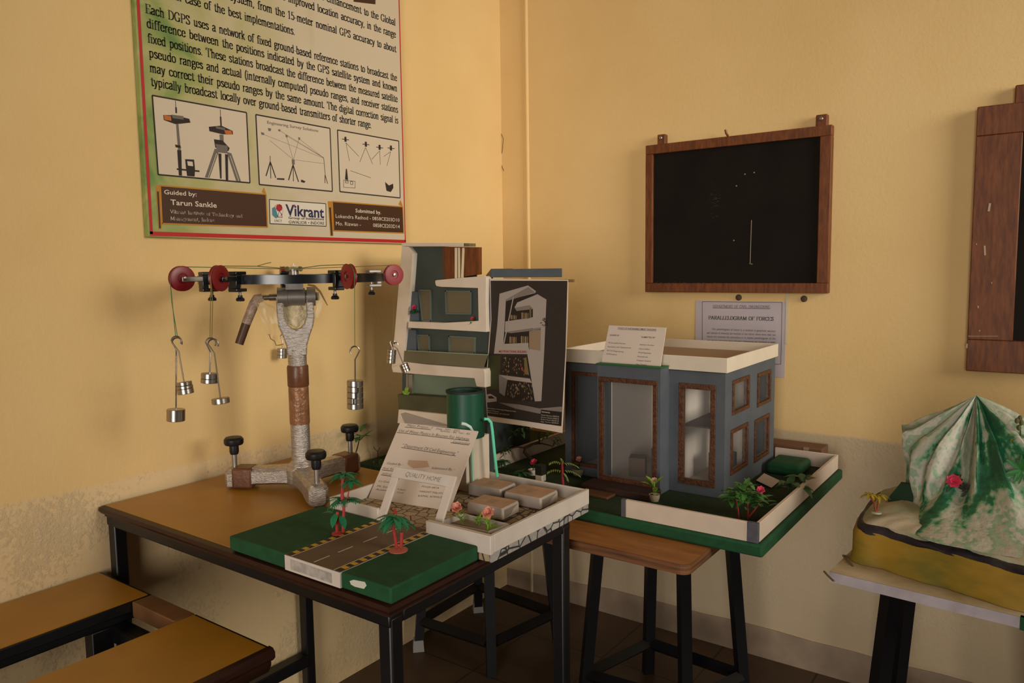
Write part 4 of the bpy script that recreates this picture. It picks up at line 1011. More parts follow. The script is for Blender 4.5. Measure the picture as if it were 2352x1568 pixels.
# paper packets
kraft = mat('kraft_paper_print', 'c0987a', .6, hex2='a9886c', vscale=26); kside = mat('packet_grey_side', 'b0a296', .6, var=.12, vscale=30)
def packet(cx, cy, w, d, h, rot, label):
    z = AZF+.001; m_ = MB(); ca, sa = math.cos(rot), math.sin(rot)
    def T(x, y, zz): return (cx+x*ca-y*sa, cy+x*sa+y*ca, z+zz)
    lv = [(.94, .94, 0), (1, 1, .15), (1, 1, .82), (.96, .95, 1)]; V_ = []; F_ = []
    for sx, sy, sz in lv:
        for a, b_ in ((-1, -1), (1, -1), (1, 1), (-1, 1)): V_.append(T(a*w/2*sx, b_*d/2*sy, sz*h))
    for i in range(3):
        for j in range(4): F_.append((i*4+j, i*4+(j+1) % 4, i*4+4+(j+1) % 4, i*4+4+j))
    m_.add(V_, F_+[(3, 2, 1, 0)], kside); m_.add(V_[12:], [(0, 1, 2, 3)], kraft)
    t = m_.build('paper_packet', bevel=.003); tag(t, label, 'packet', 'wrapped paper packets in the tray')
    f = MB(); f.add([T(w/2*1.002, -d*.40, h*.12), T(w/2*1.03, -d*.05, h*.3), T(w/2*1.03, d*.1, h*.6), T(w/2*1.002, d*.42, h*.82), T(w/2*1.002, -d*.42, h*.82)], [(0, 1, 2, 3, 4)], mat('packet_fold', '7e6f61', .7)); f.build('folded_end', t, smooth=False)
    f = MB()
    for k in range(3):
        wd = w*(.22, .3, .2)[k]; u = Vector(T(wd, 0, 0))-Vector(T(0, 0, 0)); vv = Vector(T(0, .0045, 0))-Vector(T(0, 0, 0))
        put(f, sans(('Packet of', 'waste plastic', 'mix')[k], -.01), T(-wd/2, d*.12-k*.009, h+.0006), u, vv, pen)
    f.build('faint_lettering', t, smooth=False)
packet(.757, -1.083, .088, .062, .026, R(3), 'wrapped paper packet nearest the teal straws, at the back of the tray')
packet(.862, -1.083, .092, .072, .026, R(2), 'wrapped paper packet in the far right corner of the tray')
packet(.838, -1.186, .088, .062, .026, R(3), 'wrapped paper packet just behind the white planter box')
# planter box
pl_ = thing('planter_box', (.86, -1.29, AZF+.001), 'open white card planter box at the front of the tray', 'planter')
z = AZF+.0012
PB = [(.812, -1.327), (.926, -1.318), (.934, -1.262), (.822, -1.262)]
for i in range(4):
    a, b_ = Vector((*PB[i], z)), Vector((*PB[(i+1) % 4], z)); d_ = (b_-a).normalized(); n_ = Vector((-d_.y, d_.x, 0))*.002
    m_ = MB(); m_.prism([a, b_, b_+n_, a+n_], zv*.018, M_WHITE); m_.build('side', pl_, smooth=False)
m_ = MB(); m_.prism([(x*.97+.87*.03, y*.97-1.29*.03, z) for x, y in PB], zv*.008, mat('planter_soil', '8b7a62', .9)); m_.build('bed', pl_, smooth=False)
# ------------------------------------------------------------------ little plants
def blossom(mb, c, r, m, n=7, tilt=(0, 0, 1), seed=0):
    rr_ = random.Random(seed); up_ = Vector(tilt).normalized(); e1 = up_.cross(Vector((.3, .9, .1))).normalized(); e2 = up_.cross(e1)
    for k in range(n*2):
        a = 2*math.pi*k/n+(.4 if k >= n else 0); el = .35 if k < n else .9
        d = e1*math.cos(a)*math.cos(el)+e2*math.sin(a)*math.cos(el)+up_*(math.sin(el)+.1)
        mb.leaf(c, d, up_, r*(1 if k < n else .75), r*1.05, m, curl=rr_.uniform(-.2, .3), n=3)
def flower(name, base, h, r, fm, lm, label, group=None, leaves=8, lean=(0, 0), lL=.02, pot=None, seed=1, lw=.006):
    rr_ = random.Random(seed); base = Vector(base); t = thing(name, tuple(base), label, 'plant' if r == 0 else 'flower', group)
    z0 = 0
    if pot:
        m_ = MB(); pr, ph, pmat = pot
        m_.lathe([(pr*.75, 0), (pr*.95, ph*.5), (pr, ph), (pr*.85, ph), (pr*.8, ph*.8), (0, ph*.8)], base, pmat, n=14); m_.build('pot', t); z0 = ph*.8
    top = base+Vector((lean[0], lean[1], h))
    m_ = MB(); m_.tube([base+zv*z0, (base+top)/2+Vector((lean[0]*.1, 0, z0*.5)), top], .0012, lm, 6); m_.build('stem', t)
    m_ = MB()
    for k in range(leaves):
        a = 2*math.pi*k/leaves+rr_.uniform(-.3, .3); f = rr_.uniform(.1, .75)
        p = base+(top-base)*f+zv*(z0*(1-f)); el = rr_.uniform(.2, 1.0)
        m_.leaf(p, (math.cos(a)*math.cos(el), math.sin(a)*math.cos(el), math.sin(el)), zv, lL*rr_.uniform(.75, 1.25), lw, lm, rr_.uniform(.1, .5))
    m_.build('leaves', t)
    if r: m_ = MB(); blossom(m_, top, r, fm, seed=seed, tilt=(.15, -.7, .7)); m_.build('blossom', t)
    return t
zb_ = z+.008
flower('artificial_flower', (.846, -1.292, zb_), .030, .014, M_ORANGE, M_LEAF2, 'salmon flower with grassy leaves in the left half of the planter box', 'artificial flowers', 16, (-.014, 0), .017, seed=3, lw=.0035)
flower('artificial_flower', (.871, -1.276, zb_), .012, 0, M_ORANGE, M_LEAF2, 'small leafy tuft between the two salmon flowers in the planter box', 'artificial flowers', 12, (.0, 0), .016, seed=4, lw=.004)
flower('artificial_flower', (.912, -1.302, zb_), .036, .014, M_ORANGE, mat('bright_grass', '8fc03a', .5, var=.2, vscale=60), 'salmon flower with taller bright grass at the right end of the planter box', 'artificial flowers', 24, (-.0, .004), .026, seed=5, lw=.0035)
# toy palms
def palm_crown(t, c, L_, W_, m, n=9, seed=1, droop=.55, nm='crown'):
    rr_ = random.Random(seed); m_ = MB()
    for k in range(n):
        a = 2*math.pi*k/n+rr_.uniform(-.2, .2); el = rr_.uniform(.0, .5); d = Vector((math.cos(a)*math.cos(el), math.sin(a)*math.cos(el), math.sin(el)))
        m_.leaf(c, d, zv, L_*rr_.uniform(.85, 1.1), W_, m, droop, 5)
        s_ = Vector((-d.y, d.x, 0)).normalized()
        for i in range(2, 8):
            f = i/8; p = Vector(c)+d*(L_*f)-zv*(droop*L_*f*f)
            for sg in (-1, 1): m_.leaf(p, d*.7+s_*sg-zv*.5, zv, W_*(1.25-.6*f), W_*.22, m, .3, 2)
    m_.build(nm, t)
def trunk(t, P, r0, r1, m=None, nm='trunk'):
    m_ = MB(); P = [Vector(p_) for p_ in P]; n = 14; pts = []; rad = []
    for i in range(n+1):
        f = i/n*(len(P)-1); j = min(int(f), len(P)-2); pts.append(P[j].lerp(P[j+1], f-j)); rad.append((r0+(r1-r0)*i/n)*(1.12 if i % 2 else .92))
    m_.tube(pts, rad, m or M_STEMR, 8); m_.build(nm, t)
M_PALM = mat('toy_palm_green', '27794f', .45, var=.25, vscale=70)
b0 = at('z', GZ, 775, 1226); t = thing('toy_palm', tuple(b0), 'tall two-tier toy palm with red trunks on the left road verge', 'palm', 'toy palms by the road')
def pp(x, y): return plane_pt(b0, x, y)
m_ = MB(); m_.lathe([(.011, 0), (.011, .002), (.006, .004), (0, .0045)], b0, M_STEMR, n=16); m_.build('foot_disc', t)
trunk(t, [pp(774, 1224), pp(775, 1175)], .0033, .0028); trunk(t, [pp(788, 1222), pp(790, 1160)], .0032, .0027); trunk(t, [pp(786, 1150), pp(787, 1098)], .0034, .0026); trunk(t, [pp(798, 1146), pp(801, 1128)], .0016, .0012)
palm_crown(t, pp(791, 1148), .034, .011, M_PALM, 9, 2); palm_crown(t, pp(789, 1090), .026, .009, M_PALM, 8, 5); palm_crown(t, pp(806, 1104), .022, .009, M_PALM, 7, 6)
m_ = MB()
for p_, d_ in (((764, 1178), (-1, -.3, .1)), ((772, 1180), (.4, -.8, -.5)), ((782, 1185), (.8, -.3, -.4))): m_.leaf(pp(*p_), d_, zv, .028, .014, M_PALM, .3, 4)
m_.build('broad_leaves', t)
b0 = at('z', GZ, 915, 1264); t = thing('toy_palm', tuple(b0), 'short toy palm with two red trunks on a pink disc beside the right road edge', 'palm', 'toy palms by the road')
m_ = MB(); m_.lathe([(.017, 0), (.017, .0018), (.008, .004), (0, .0045)], b0, mat('pink_disc', 'b05a48', .5), n=20); m_.build('foot_disc', t)
trunk(t, [pp(911, 1258), pp(903, 1205), pp(907, 1190)], .0029, .0024); trunk(t, [pp(921, 1264), pp(923, 1222)], .0026, .0032); trunk(t, [pp(908, 1178), pp(907, 1168)], .0026, .002)
palm_crown(t, pp(908, 1188), .034, .013, M_PALM, 10, 9, .7)

# ================================================================== MULTI-STOREY BUILDING MODEL
GZ2 = PZ+.030
tw_ = thing('tower_model', (.3, -.55, PZ+.0006), 'grey and white multi-storey building model standing behind the pulley stand', 'architectural model')
def pz(pts, y): return [at('y', y, *p) for p in pts]
def tprism(pts, y, dep, m, nm, par=tw_, bevel=.0, sm=False):
    m_ = MB(); m_.prism(pz(pts, y), (0, dep, 0), m); return m_.build(nm, par, bevel=bevel, smooth=sm)
bb_ = MB(); bb_.box((.036, -.82, PZ+.0008), (.413, -.14, GZ2), M_GREENLAWN); bb_.build('green_base', tw_, bevel=.003)
body = pz([(930, 566), (1016, 566), (1022, 642), (1117, 636), (1119, 900), (1119, 1000), (918, 985)], -.755)
for p in body[-2:]: p.z = GZ2+.0005
TB = -.755
m_ = MB(); m_.prism(body, (0, .03, 0), M_DBLUE); m_.build('rear_wall', tw_, smooth=False)
MB().box((.16, -.704, GZ2+.0005), (.405, -.42, 1.17), M_DBLUE).build('core_block', tw_, smooth=False)
MB().prism([(.165, -.7235, 1.171), (.44, -.7235, 1.171), (.265, -.50, 1.171), (.165, -.50, 1.171)], (0, 0, .15), M_DBLUE).build('core_block', tw_, smooth=False)
z5 = Z(7.13, (900, 540)); z6 = Z(6.03, (880, 740))
tprism(z5((165, 180), (258, 188), (340, 300), (300, 860), (275, 1160), (236, 1568))+z6((330, 5), (290, 400), (280, 545), (135, 692), (118, 625))+z5((50, 1568), (105, 900), (140, 500)), -.775, .022, M_WHITE2, 'white_column', bevel=.002)
tprism(z5((160, 125), (1172, 127), (1172, 184), (160, 180)), -.772, .03, M_WHITE2, 'roof_slab', bevel=.001)
tprism(z5((1172, 130), (1268, 132), (1268, 186), (1172, 184)), -.771, .028, mat('chipped_wood', '7d6a44', .8, var=.4, vscale=80), 'slab_end')
tprism(z5((862, 188), (1428, 196), (1430, 640), (882, 725)), -.762, .012, M_BROWN, 'brown_stair_block')
tprism(z5((815, 190), (862, 188), (882, 725), (845, 722)), -.7595, .01, mat('brown_shade_board', '5a3a22', .6), 'brown_side_board')
for a in (((1030, 205), (1068, 205), (1066, 715), (1030, 715)), ((1082, 205), (1112, 205), (1118, 712), (1084, 712)), ((1152, 205), (1184, 205), (1164, 702), (1132, 706))):
    tprism(z5(*a), -.764, .004, mat('cream_slat', 'd8c9a4', .6), 'white_slat')
tprism(z5((708, 745), (735, 735), (1100, 700), (1515, 668), (1545, 690), (1540, 1100), (1552, 1568))+z6((1430, 135), (900, 105), (340, 75))+z5((265, 1505), (270, 1412), (850, 1436), (1418, 1402), (1408, 866), (800, 846), (728, 832), (712, 800)), -.778, .024, M_WHITE2, 'white_band_frame', bevel=.002)
tprism(z5((1546, 692), (1598, 716), (1600, 1568), (1554, 1568)), -.765, .012, M_BLUE, 'side_strip')
wf = mat('window_frame_grey', '5f6a60', .6)
def win(pts, y, nm='window', fm=wf, pane=M_OLIVE, inset=None):
    P = pz(pts, y); f = MB(); c = sum(P, Vector())/4; w_ = .0035
    for i in range(4):
        a, b = P[i], P[(i+1) % 4]; k = (c-(a+b)/2).normalized()*w_; f.prism([a, b, b+k, a+k], (0, .006, 0), fm)
    o = f.build(nm, tw_, smooth=False)
    m_ = MB(); m_.prism(P, (0, .002, 0), pane); 
    for i in range(len(m_.v)): m_.v[i] = (m_.v[i][0], m_.v[i][1]+.004, m_.v[i][2])
    m_.build('pane', o, smooth=False)
win(z5((430, 890), (640, 890), (640, 1410), (490, 1420)), -.760, 'balcony_door')
win(z5((868, 905), (1302, 910), (1302, 1300), (880, 1292)), -.760)
win(z6((470, 170), (640, 175), (640, 400), (480, 395)), -.760, 'balcony_door')
win(z6((905, 185), (1275, 205), (1270, 432), (905, 415)), -.760)
tprism(z5((318, 920), (410, 925), (420, 1400), (300, 1400)), -.766, .012, M_BLUE, 'pier')
tprism(z6((345, 100), (455, 110), (440, 400), (320, 385)), -.766, .012, M_BLUE, 'pier')
tprism(z6((292, 395), (1442, 452), (1388, 628), (285, 545)), -.782, .003, mat('olive_railing', '676048', .55), 'balcony_railing')
tprism(z6((340, 388), (1442, 445), (1442, 456), (340, 398)), -.784, .006, mat('railing_top', '8d917b', .5), 'railing_top')
tprism(z6((285, 548), (600, 585), (1398, 645), (1412, 700), (1412, 905), (1290, 890), (1262, 778), (700, 738), (135, 692), (118, 628)), -.789, .034, M_WHITE2, 'white_band', bevel=.002)
tprism(z6((400, 715), (1285, 780), (1290, 1050), (400, 1020)), -.760, .006, mat('reflection_tinted_wall', '74806b', .6, hex2='5d6a58', vscale=6), 'ground_floor_wall')  # slate body wall, its reflection painted in as a lighter greenish tone
for a in (((318, 715), (345, 715), (345, 990), (318, 985)), ((352, 720), (405, 722), (400, 1000), (352, 995))): tprism(z6(*a), -.768, .012, mat('grey_post', '817a66', .6), 'post')
tprism(z6((200, 998), (960, 1050), (1000, 1055), (1000, 1300), (970, 1290), (216, 1206)), -.795, .04, mat('dark_olive_board', '4f4d31', .6, hex2='3c3a26', vscale=14), 'planter_wall')
base = MB(); P = pz(z6((216, 1208), (970, 1290), (1010, 1294), (1010, 1450), (240, 1385)), -.805)
Q = [p+Vector((0, -.012 if i in (3, 4) else 0, 0)) for i, p in enumerate(P)]
base.prism(Q, (0, .05, 0), M_WHITE2); base.poly([Q[0]+Vector((.002, -.0004, -.002)), Q[3]+Vector((0, -.0006, .004)), Q[4]+Vector((.03, -.0006, .002))], mat('facet_shading_grey', '9c9085', .7))  # grey triangle paints facet shading onto the white plinth
base.build('white_plinth', tw_, smooth=False)
# roof box and hanging print
ra, rb = at('y', -.758, 1128, 637), at('y', -.758, 1291, 616)
MB().prism([(ra.x, -.758, ra.z), (rb.x, -.758, ra.z), ((rb.x-.148)/.916-.006, -.608, ra.z), (ra.x, -.608, ra.z)], (0, 0, rb.z-ra.z), M_BLUE).build('roof_box', tw_, bevel=.0012)
tprism([(1116, 632), (1128, 617), (1128, 637), (1117, 637)], -.752, .10, mat('brown_ply_roof', '6b5132', .7), 'roof_wedge')
a, b = at('y', -.755, 1119, 641), at('y', -.755, 1318, 645)
m_ = MB(); m_.box((a.x, -.757, b.z-.003), (b.x, -.750, b.z+.004), mat('raw_wood_stick', '8a6a3c', .7, var=.3, vscale=60)); m_.build('hanging_stick', tw_, smooth=False)
SY = -.7635
sh = thing('printed_sheet', tuple(at('y', SY, 1205, 980)), 'hanging dark printed sheet picturing a white multifunctional building', 'poster')
HS = Sheet((0, SY, 0), (0, -1, 0), (0, 0, 1)); q = Z(4.022, (1100, 610))
o_ = q((98, 118), (825, 130), (822, 400), (805, 820), (786, 1250), (770, 1545), (420, 1480), (80, 1432), (75, 1380), (60, 1120), (85, 800), (108, 500), (105, 300))
m_ = MB(); m_.prism([HS(*p, 0) for p in o_], (0, .0008, 0), M_PAPER); m_.build('paper', sh, smooth=False)
pr = MB()
def hp(m, *p, L=.0005): HS.poly(pr, q(*p), m, L)
pd0 = mat('print_charcoal', '2b2320', .5); pw = mat('print_white', '9d9087', .5); pg = mat('print_shadow_grey', '796e67', .5); pb2 = mat('print_black_brown', '1d1512', .5); pgd = mat('print_olive_gold', '6d5a32', .5); ptan = mat('print_tan', '8b745c', .5); pred = mat('print_red', '9c2a22', .5); pgn = mat('print_deep_green', '343617', .5)
hp(pd0, (108, 138), (818, 140), (800, 800), (762, 1482), (82, 1385), (68, 1120), (93, 800), (116, 500), (112, 300))
hp(pw, (192, 258), (455, 182), (528, 235), (522, 252), (250, 322), (240, 520), (225, 742), (140, 812), (170, 560), L=.0006); hp(pw, (140, 812), (225, 742), (460, 752), (470, 792), (445, 816), L=.0006)
hp(pg, (244, 316), (458, 196), (520, 246), (252, 328), L=.0007)
hp(pb2, (250, 328), (525, 254), (470, 300), (352, 336), (330, 386), (345, 416), (470, 392), (470, 484), (246, 512), L=.0007)
hp(pw, (500, 292), (540, 262), (625, 312), (605, 780), (578, 1250), (518, 1252), (448, 815), (465, 780), (500, 700), L=.00065)
hp(pw, (330, 386), (355, 340), (540, 264), (505, 400), (470, 388), (350, 418), L=.0008); hp(pg, (332, 388), (470, 364), (505, 400), (350, 418), L=.0009)
hp(pw, (245, 515), (500, 475), (580, 566), (240, 612), L=.0007); hp(pg, (240, 612), (575, 570), (570, 590), (300, 622), L=.0008)
hp(pb2, (242, 630), (465, 612), (465, 722), (232, 745), L=.0007); hp(ptan, (466, 606), (574, 585), (568, 785), (466, 768), L=.0008)
for a in ((295, 455, 355, 495), (395, 432, 466, 490), (285, 655, 355, 715), (390, 650, 462, 718)):
    for k in range(4): w_ = (a[2]-a[0])/4; x = a[0]+k*w_; hp(pgd if k % 2 else ptan, (x, a[1]+3*k), (x+w_*.7, a[1]), (x+w_*.7, a[3]), (x, a[3]), L=.0009)
hp(pw, (228, 722), (460, 712), (460, 752), (226, 744), L=.0010)
hp(pw, (316, 290), (326, 288), (238, 720), (228, 722), L=.0011); hp(pgd, (470, 392), (484, 388), (484, 480), (470, 484), L=.0010)
hp(pgn, (92, 830), (200, 830), (190, 1140), (70, 1140), L=.0006)
hp(pb2, (215, 832), (450, 832), (478, 1032), (205, 1000), L=.0007)
rs = random.Random(21)
for k in range(70):
    x = rs.uniform(212, 440); y = rs.uniform(840, 1000); hp(rs.choice([pgd, pgn, pb2, ptan, pgd, pgn, pred]), (x, y), (x+rs.uniform(4, 12), y), (x+rs.uniform(4, 12), y+rs.uniform(8, 22)), (x, y+rs.uniform(8, 20)), L=.0008+k*1e-6)
hp(pgd, (420, 850), (440, 850), (466, 1010), (424, 1000), L=.0010)
hp(pw, (185, 1006), (470, 1042), (492, 1082), (265, 1052), L=.0009); hp(pg, (186, 1010), (265, 1052), (240, 1205), (190, 1172), L=.0009)
hp(pb2, (262, 1056), (484, 1082), (516, 1252), (300, 1240), (240, 1205), L=.0008)
for k in range(90):
    x = rs.uniform(262, 490); y = rs.uniform(1070, 1230); hp(rs.choice([ptan, pg, pb2, pgd, pd0, ptan]), (x, y), (x+rs.uniform(3, 9), y), (x+rs.uniform(3, 9), y+rs.uniform(8, 26)), (x, y+rs.uniform(8, 24)), L=.0010+k*1e-6)
hp(pg, (180, 1262), (380, 1282), (560, 1318), (768, 1300), (768, 1352), (560, 1366), (340, 1320), L=.0006)
hp(pw, (66, 1190), (110, 1182), (165, 1215), (168, 1252), (80, 1262), (66, 1240), L=.0012); hp(pb2, (85, 1205), (120, 1200), (150, 1225), (95, 1228), L=.0013)
for k in range(150):
    x = rs.gauss(745, 42); y = rs.uniform(330, 830)
    if x > 800-.04*(y-300): continue
    hp(rs.choice([pgn, pb2, pgn, pgn]), (x, y), (x+5, y+2), (x+6, y+9), (x-1, y+7), L=.0008+k*1e-6)
for k in range(30):
    x = rs.gauss(606, 14); y = rs.gauss(512, 20); hp(pb2, (x, y), (x+7, y+2), (x+6, y+10), (x-1, y+7), L=.0012+k*1e-6)
hp(pb2, (575, 1328), (768, 1350), (762, 1482), (566, 1452), L=.0007); hp(pb2, (82, 1300), (330, 1330), (320, 1412), (84, 1382), L=.0007)
pr.build('picture', sh, smooth=False)
l_ = MB(); sw = mat('print_pale_letters', 'b5a89a', .5)
def tx(g, p0, p1, h, m, lift=.0016):
    a, b = q(p0, p1); HS.text(l_, g, a, b, h/4.022, m, lift)
tx(sans('MULTIFUNCTIONAL BUILDING', .02), (188, 800), (443, 804), 20, pred)
tx(sans('Vikrant Institute of Technology & Management, Indore', .02), (78, 1318), (345, 1350), 11, sw); tx(sans('Department of Civil Engineering', .01), (78, 1338), (188, 1352), 10, sw); tx(sans('Multifunctional Building', .01), (78, 1356), (182, 1370), 10, sw); tx(sans('(2021-2022) batch'), (192, 1370), (285, 1380), 11, sw)
tx(sans('Submitted by', .03), (582, 1352), (660, 1362), 12, sw)
for k in range(4): tx(sans(('Rahul Sharma 0858CE', 'Gaurav Solanki 0858CE', 'Rohit Patel 0858CE', 'Ajay Verma 0858CE', 'B.E. Civil Engineering'[:18])[k]), (578-k*2, 1382+k*20), (744-k*2, 1400+k*20), 12, sw)
l_.build('lettering', sh, smooth=False)

# ================================================================== BLUE HOUSE MODEL
hm = thing('house_model', (.85, -.47, PZ+.0006), 'blue-grey two-storey house model with white parapet and walled green yard', 'architectural model')
bs = MB(); bs.box((.422, -.832, PZ+.0008), (1.278, -.102, GZ2), M_GREEN); bs.poly([(.43, -.824, GZ2+.0004), (1.27, -.824, GZ2+.0004), (1.27, -.110, GZ2+.0004), (.43, -.110, GZ2+.0004)], M_GREENLAWN)
bs.build('green_base', hm, bevel=.006)
WT = at('y', -.824, 1580, 1171).z-.0
M_CW = mat('cream_compound_paint', 'd2bda8', .65, var=.08, vscale=20)
fw0 = at('y', -.826, 1438, 1165).x
zc = at('y', -.826, 1727, 1200).z
postm = mat('grey_painted_post', '57545a', .7, var=.2, vscale=60)
zg = GZ2+.0005
def cwall(a, b, nm='compound_wall', m=M_CW): MB().box((*a, zg), (*b, zc), m).build(nm, hm, bevel=.001)
cwall((fw0, -.828), (1.243, -.819)); cwall((fw0-.012, -.829), (fw0, -.818), 'gate_post', postm)
MB().box((1.243, -.8295, zg), (1.267, -.8185, zc+.001), postm).build('corner_post', hm, bevel=.0012)
cwall((1.259, -.818), (1.267, -.122)); cwall((1.09, -.122), (1.267, -.114)); cwall((.432, -.122), (.62, -.114)); cwall((.432, -.80), (.440, -.122))
HX0, HX1, HY0, HY1, HZ1 = .628, 1.096, -.565, -.165, 1.004
def holed(name, o, u, v, W, H, holes, thick, m, par):
    """flat wall of given thickness along u x v with rectangular holes (a0,b0,a1,b1)"""
    o = Vector(o); u = Vector(u); v = Vector(v); n = u.cross(v)*thick
    xs = sorted({0, W, *[h[0] for h in holes], *[h[2] for h in holes]}); ys = sorted({0, H, *[h[1] for h in holes], *[h[3] for h in holes]})
    solid = lambda i, j: 0 <= i < len(xs)-1 and 0 <= j < len(ys)-1 and not any(h[0] < (xs[i]+xs[i+1])/2 < h[2] and h[1] < (ys[j]+ys[j+1])/2 < h[3] for h in holes)
    V_ = []; ix = {}
    def vid(i, j, s):
        if (i, j, s) not in ix: ix[(i, j, s)] = len(V_); V_.append(o+u*xs[i]+v*ys[j]+(n if s else Vector()))
        return ix[(i, j, s)]
    F_ = []
    for i in range(len(xs)-1):
        for j in range(len(ys)-1):
            if not solid(i, j): continue
            F_.append((vid(i, j, 1), vid(i+1, j, 1), vid(i+1, j+1, 1), vid(i, j+1, 1))); F_.append((vid(i, j, 0), vid(i, j+1, 0), vid(i+1, j+1, 0), vid(i+1, j, 0)))
            for di, dj, a, b in ((-1, 0, (i, j+1), (i, j)), (1, 0, (i+1, j), (i+1, j+1)), (0, -1, (i, j), (i+1, j)), (0, 1, (i+1, j+1), (i, j+1))):
                if not solid(i+di, j+dj): F_.append((vid(*a, 0), vid(*b, 0), vid(*b, 1), vid(*a, 1)))
    m_ = MB(); m_.add(V_, F_, m); return m_.build(name, par, smooth=False)
M_HB = mat('house_blue_paint', '54585e', .75, var=.16, vscale=14, bump=.08, bscale=80)
fo = mat('frame_brown_glitter', '5f3516', .5, hex2='3e2110', vscale=90, bump=.4, bscale=200)
gl = glass('clear_plastic_pane', 'd9dcdc', .035, .05)
def frame_on(P00, P11, ax, w_, label=None, deep=.010, out=.004, nm='window_frame'):
    """brown frame with a clear pane; P00/P11 opposite corners on a wall; ax 0: wall faces -y, 1: wall faces +x"""
    a0, a1 = (P00.x, P11.x) if ax == 0 else (P00.y, P11.y); z0, z1 = min(P00.z, P11.z), max(P00.z, P11.z); a0, a1 = min(a0, a1), max(a0, a1)
    m_ = MB()
    for (p, r_, s_, t_) in ((a0, a1, z1-w_, z1), (a0, a1, z0, z0+w_), (a0, a0+w_, z0+w_, z1-w_), (a1-w_, a1, z0+w_, z1-w_)):
        if ax == 0: m_.box((p, P00.y-out, s_), (r_, P00.y+deep, t_), fo)
        else: m_.box((P00.x-deep, p, s_), (P00.x+out, r_, t_), fo)
    f = m_.build(nm, hm, bevel=.001)
    m_ = MB()
    if ax == 0: m_.box((a0+w_*.6, P00.y+.001, z0+w_*.6), (a1-w_*.6, P00.y+.002, z1-w_*.6), gl)
    else: m_.box((P00.x-.003, a0+w_*.6, z0+w_*.6), (P00.x-.002, a1-w_*.6, z1-w_*.6), gl)
    m_.build('pane', f, smooth=False)
    return a0, a1, z0, z1
# front openings
yF = HY0; yB = -.622
A0, A1 = at('y', yF, 1313, 852), at('y', yF, 1386, 1078)
C0_, C1_ = at('y', yF, 1559.7, 878), at('y', yF, 1642, 1121)
B0, B1 = at('y', yB, 1376, 864), at('y', yB, 1509, 1122)
BX0, BX1 = at('y', yB, 1372, 900).x, at('y', yB, 1517, 900).x
hz0 = zg
aF = frame_on(A0, A1, 0, .010, nm='door_frame'); cF = frame_on(C0_, C1_, 0, .014, nm='door_frame')
inn = lambda f, w_: (f[0]-HX0+w_, f[2]-hz0+w_, f[1]-HX0-w_, f[3]-hz0-w_)
holed('front_wall', (HX0, yF+.008, hz0), (1, 0, 0), (0, 0, 1), HX1-HX0, HZ1-hz0, [inn(aF, .004), (BX0+.006-HX0, .006, BX1-.006-HX0, HZ1-hz0-.02), inn(cF, .004)], .008, M_HB, hm)
bF = frame_on(B0, B1, 0, .012, nm='door_frame')
zb1 = at('y', yB, 1445, 842).z
holed('bay_front', (BX0, yB+.006, hz0), (1, 0, 0), (0, 0, 1), BX1-BX0, zb1-hz0, [(bF[0]-BX0+.004, bF[2]-hz0+.004, bF[1]-BX0-.004, bF[3]-hz0-.004)], .006, M_HB, hm)
MB().box((BX1-.005, yB+.006, hz0), (BX1, yF+.001, zb1), M_HB).build('bay_side', hm, smooth=False)
MB().box((BX0, yB+.006, hz0), (BX0+.005, yF+.001, zb1), M_HB).build('bay_side', hm, smooth=False)
MB().box((BX0-.003, yB-.003, zb1), (BX1+.003, yF-.012, zb1+.004), mat('green_edge_paint', '1d5c2c', .6)).build('bay_roof', hm, bevel=.001)
# right wall and its windows
wins = []
for a, b in (((1682, 874), (1719, 936)), ((1739.5, 858), (1768, 921)), ((1678, 988), (1715, 1067)), ((1732.5, 965), (1764, 1041))):
    wins.append(frame_on(at('x', HX1, *a), at('x', HX1, *b), 1, .010))
holed('side_wall', (HX1-.008, yF+.008, hz0), (0, 1, 0), (0, 0, 1), HY1-yF-.008, HZ1-hz0, [(w_[0]-yF-.008+.007, w_[2]-hz0+.007, w_[1]-yF-.008-.007, w_[3]-hz0-.007) for w_ in wins], .008, M_HB, hm)
inw = mat('inner_white_card', 'c9bcae', .8); inf = mat('inner_floor', 'b39a76', .8)
MB().box((HX0, HY1, hz0), (HX1, HY1+.008, HZ1), M_HB).build('rear_wall', hm, smooth=False)
MB().box((HX0, yF+.008, hz0), (HX0+.008, HY1, HZ1), M_HB).build('side_wall', hm, smooth=False)
MB().box((HX0+.01, yF+.02, hz0+.0005), (HX1-.01, HY1-.002, hz0+.006), inf).build('inner_floor', hm, smooth=False)
MB().box((HX0+.01, -.30, hz0+.006), (HX1-.01, -.297, HZ1-.002), inw).build('inner_wall', hm, smooth=False)
MB().box((.770, yF+.012, hz0+.006), (.773, -.301, HZ1-.002), inw).build('inner_wall', hm, smooth=False)
MB().box((.952, yF+.012, hz0+.006), (.955, -.301, HZ1-.002), inw).build('inner_wall', hm, smooth=False)
MB().box((.957, -.50, .846), (HX1-.012, -.302, .850), mat('inner_brown', '4a2f1c', .7)).build('inner_storey', hm, smooth=False)
fb = mat('inner_brown_box', '523418', .7)
MB().box((.800, -.52, hz0+.0065), (.845, -.47, hz0+.058), fb, R(20)).box((.85, -.46, hz0+.0065), (.90, -.40, hz0+.075), mat('inner_dark_box', '4b3a2c', .7), R(-15)).build('inner_furniture', hm, smooth=False)
MB().box((1.01, -.44, hz0+.0065), (1.06, -.38, hz0+.08), mat('inner_dark_box', '4b3a2c'), R(-12)).build('inner_furniture', hm, smooth=False)
MB().box((.68, -.46, hz0+.0065), (.74, -.40, hz0+.06), mat('inner_dark_box', '4b3a2c'), R(10)).build('inner_furniture', hm, smooth=False)
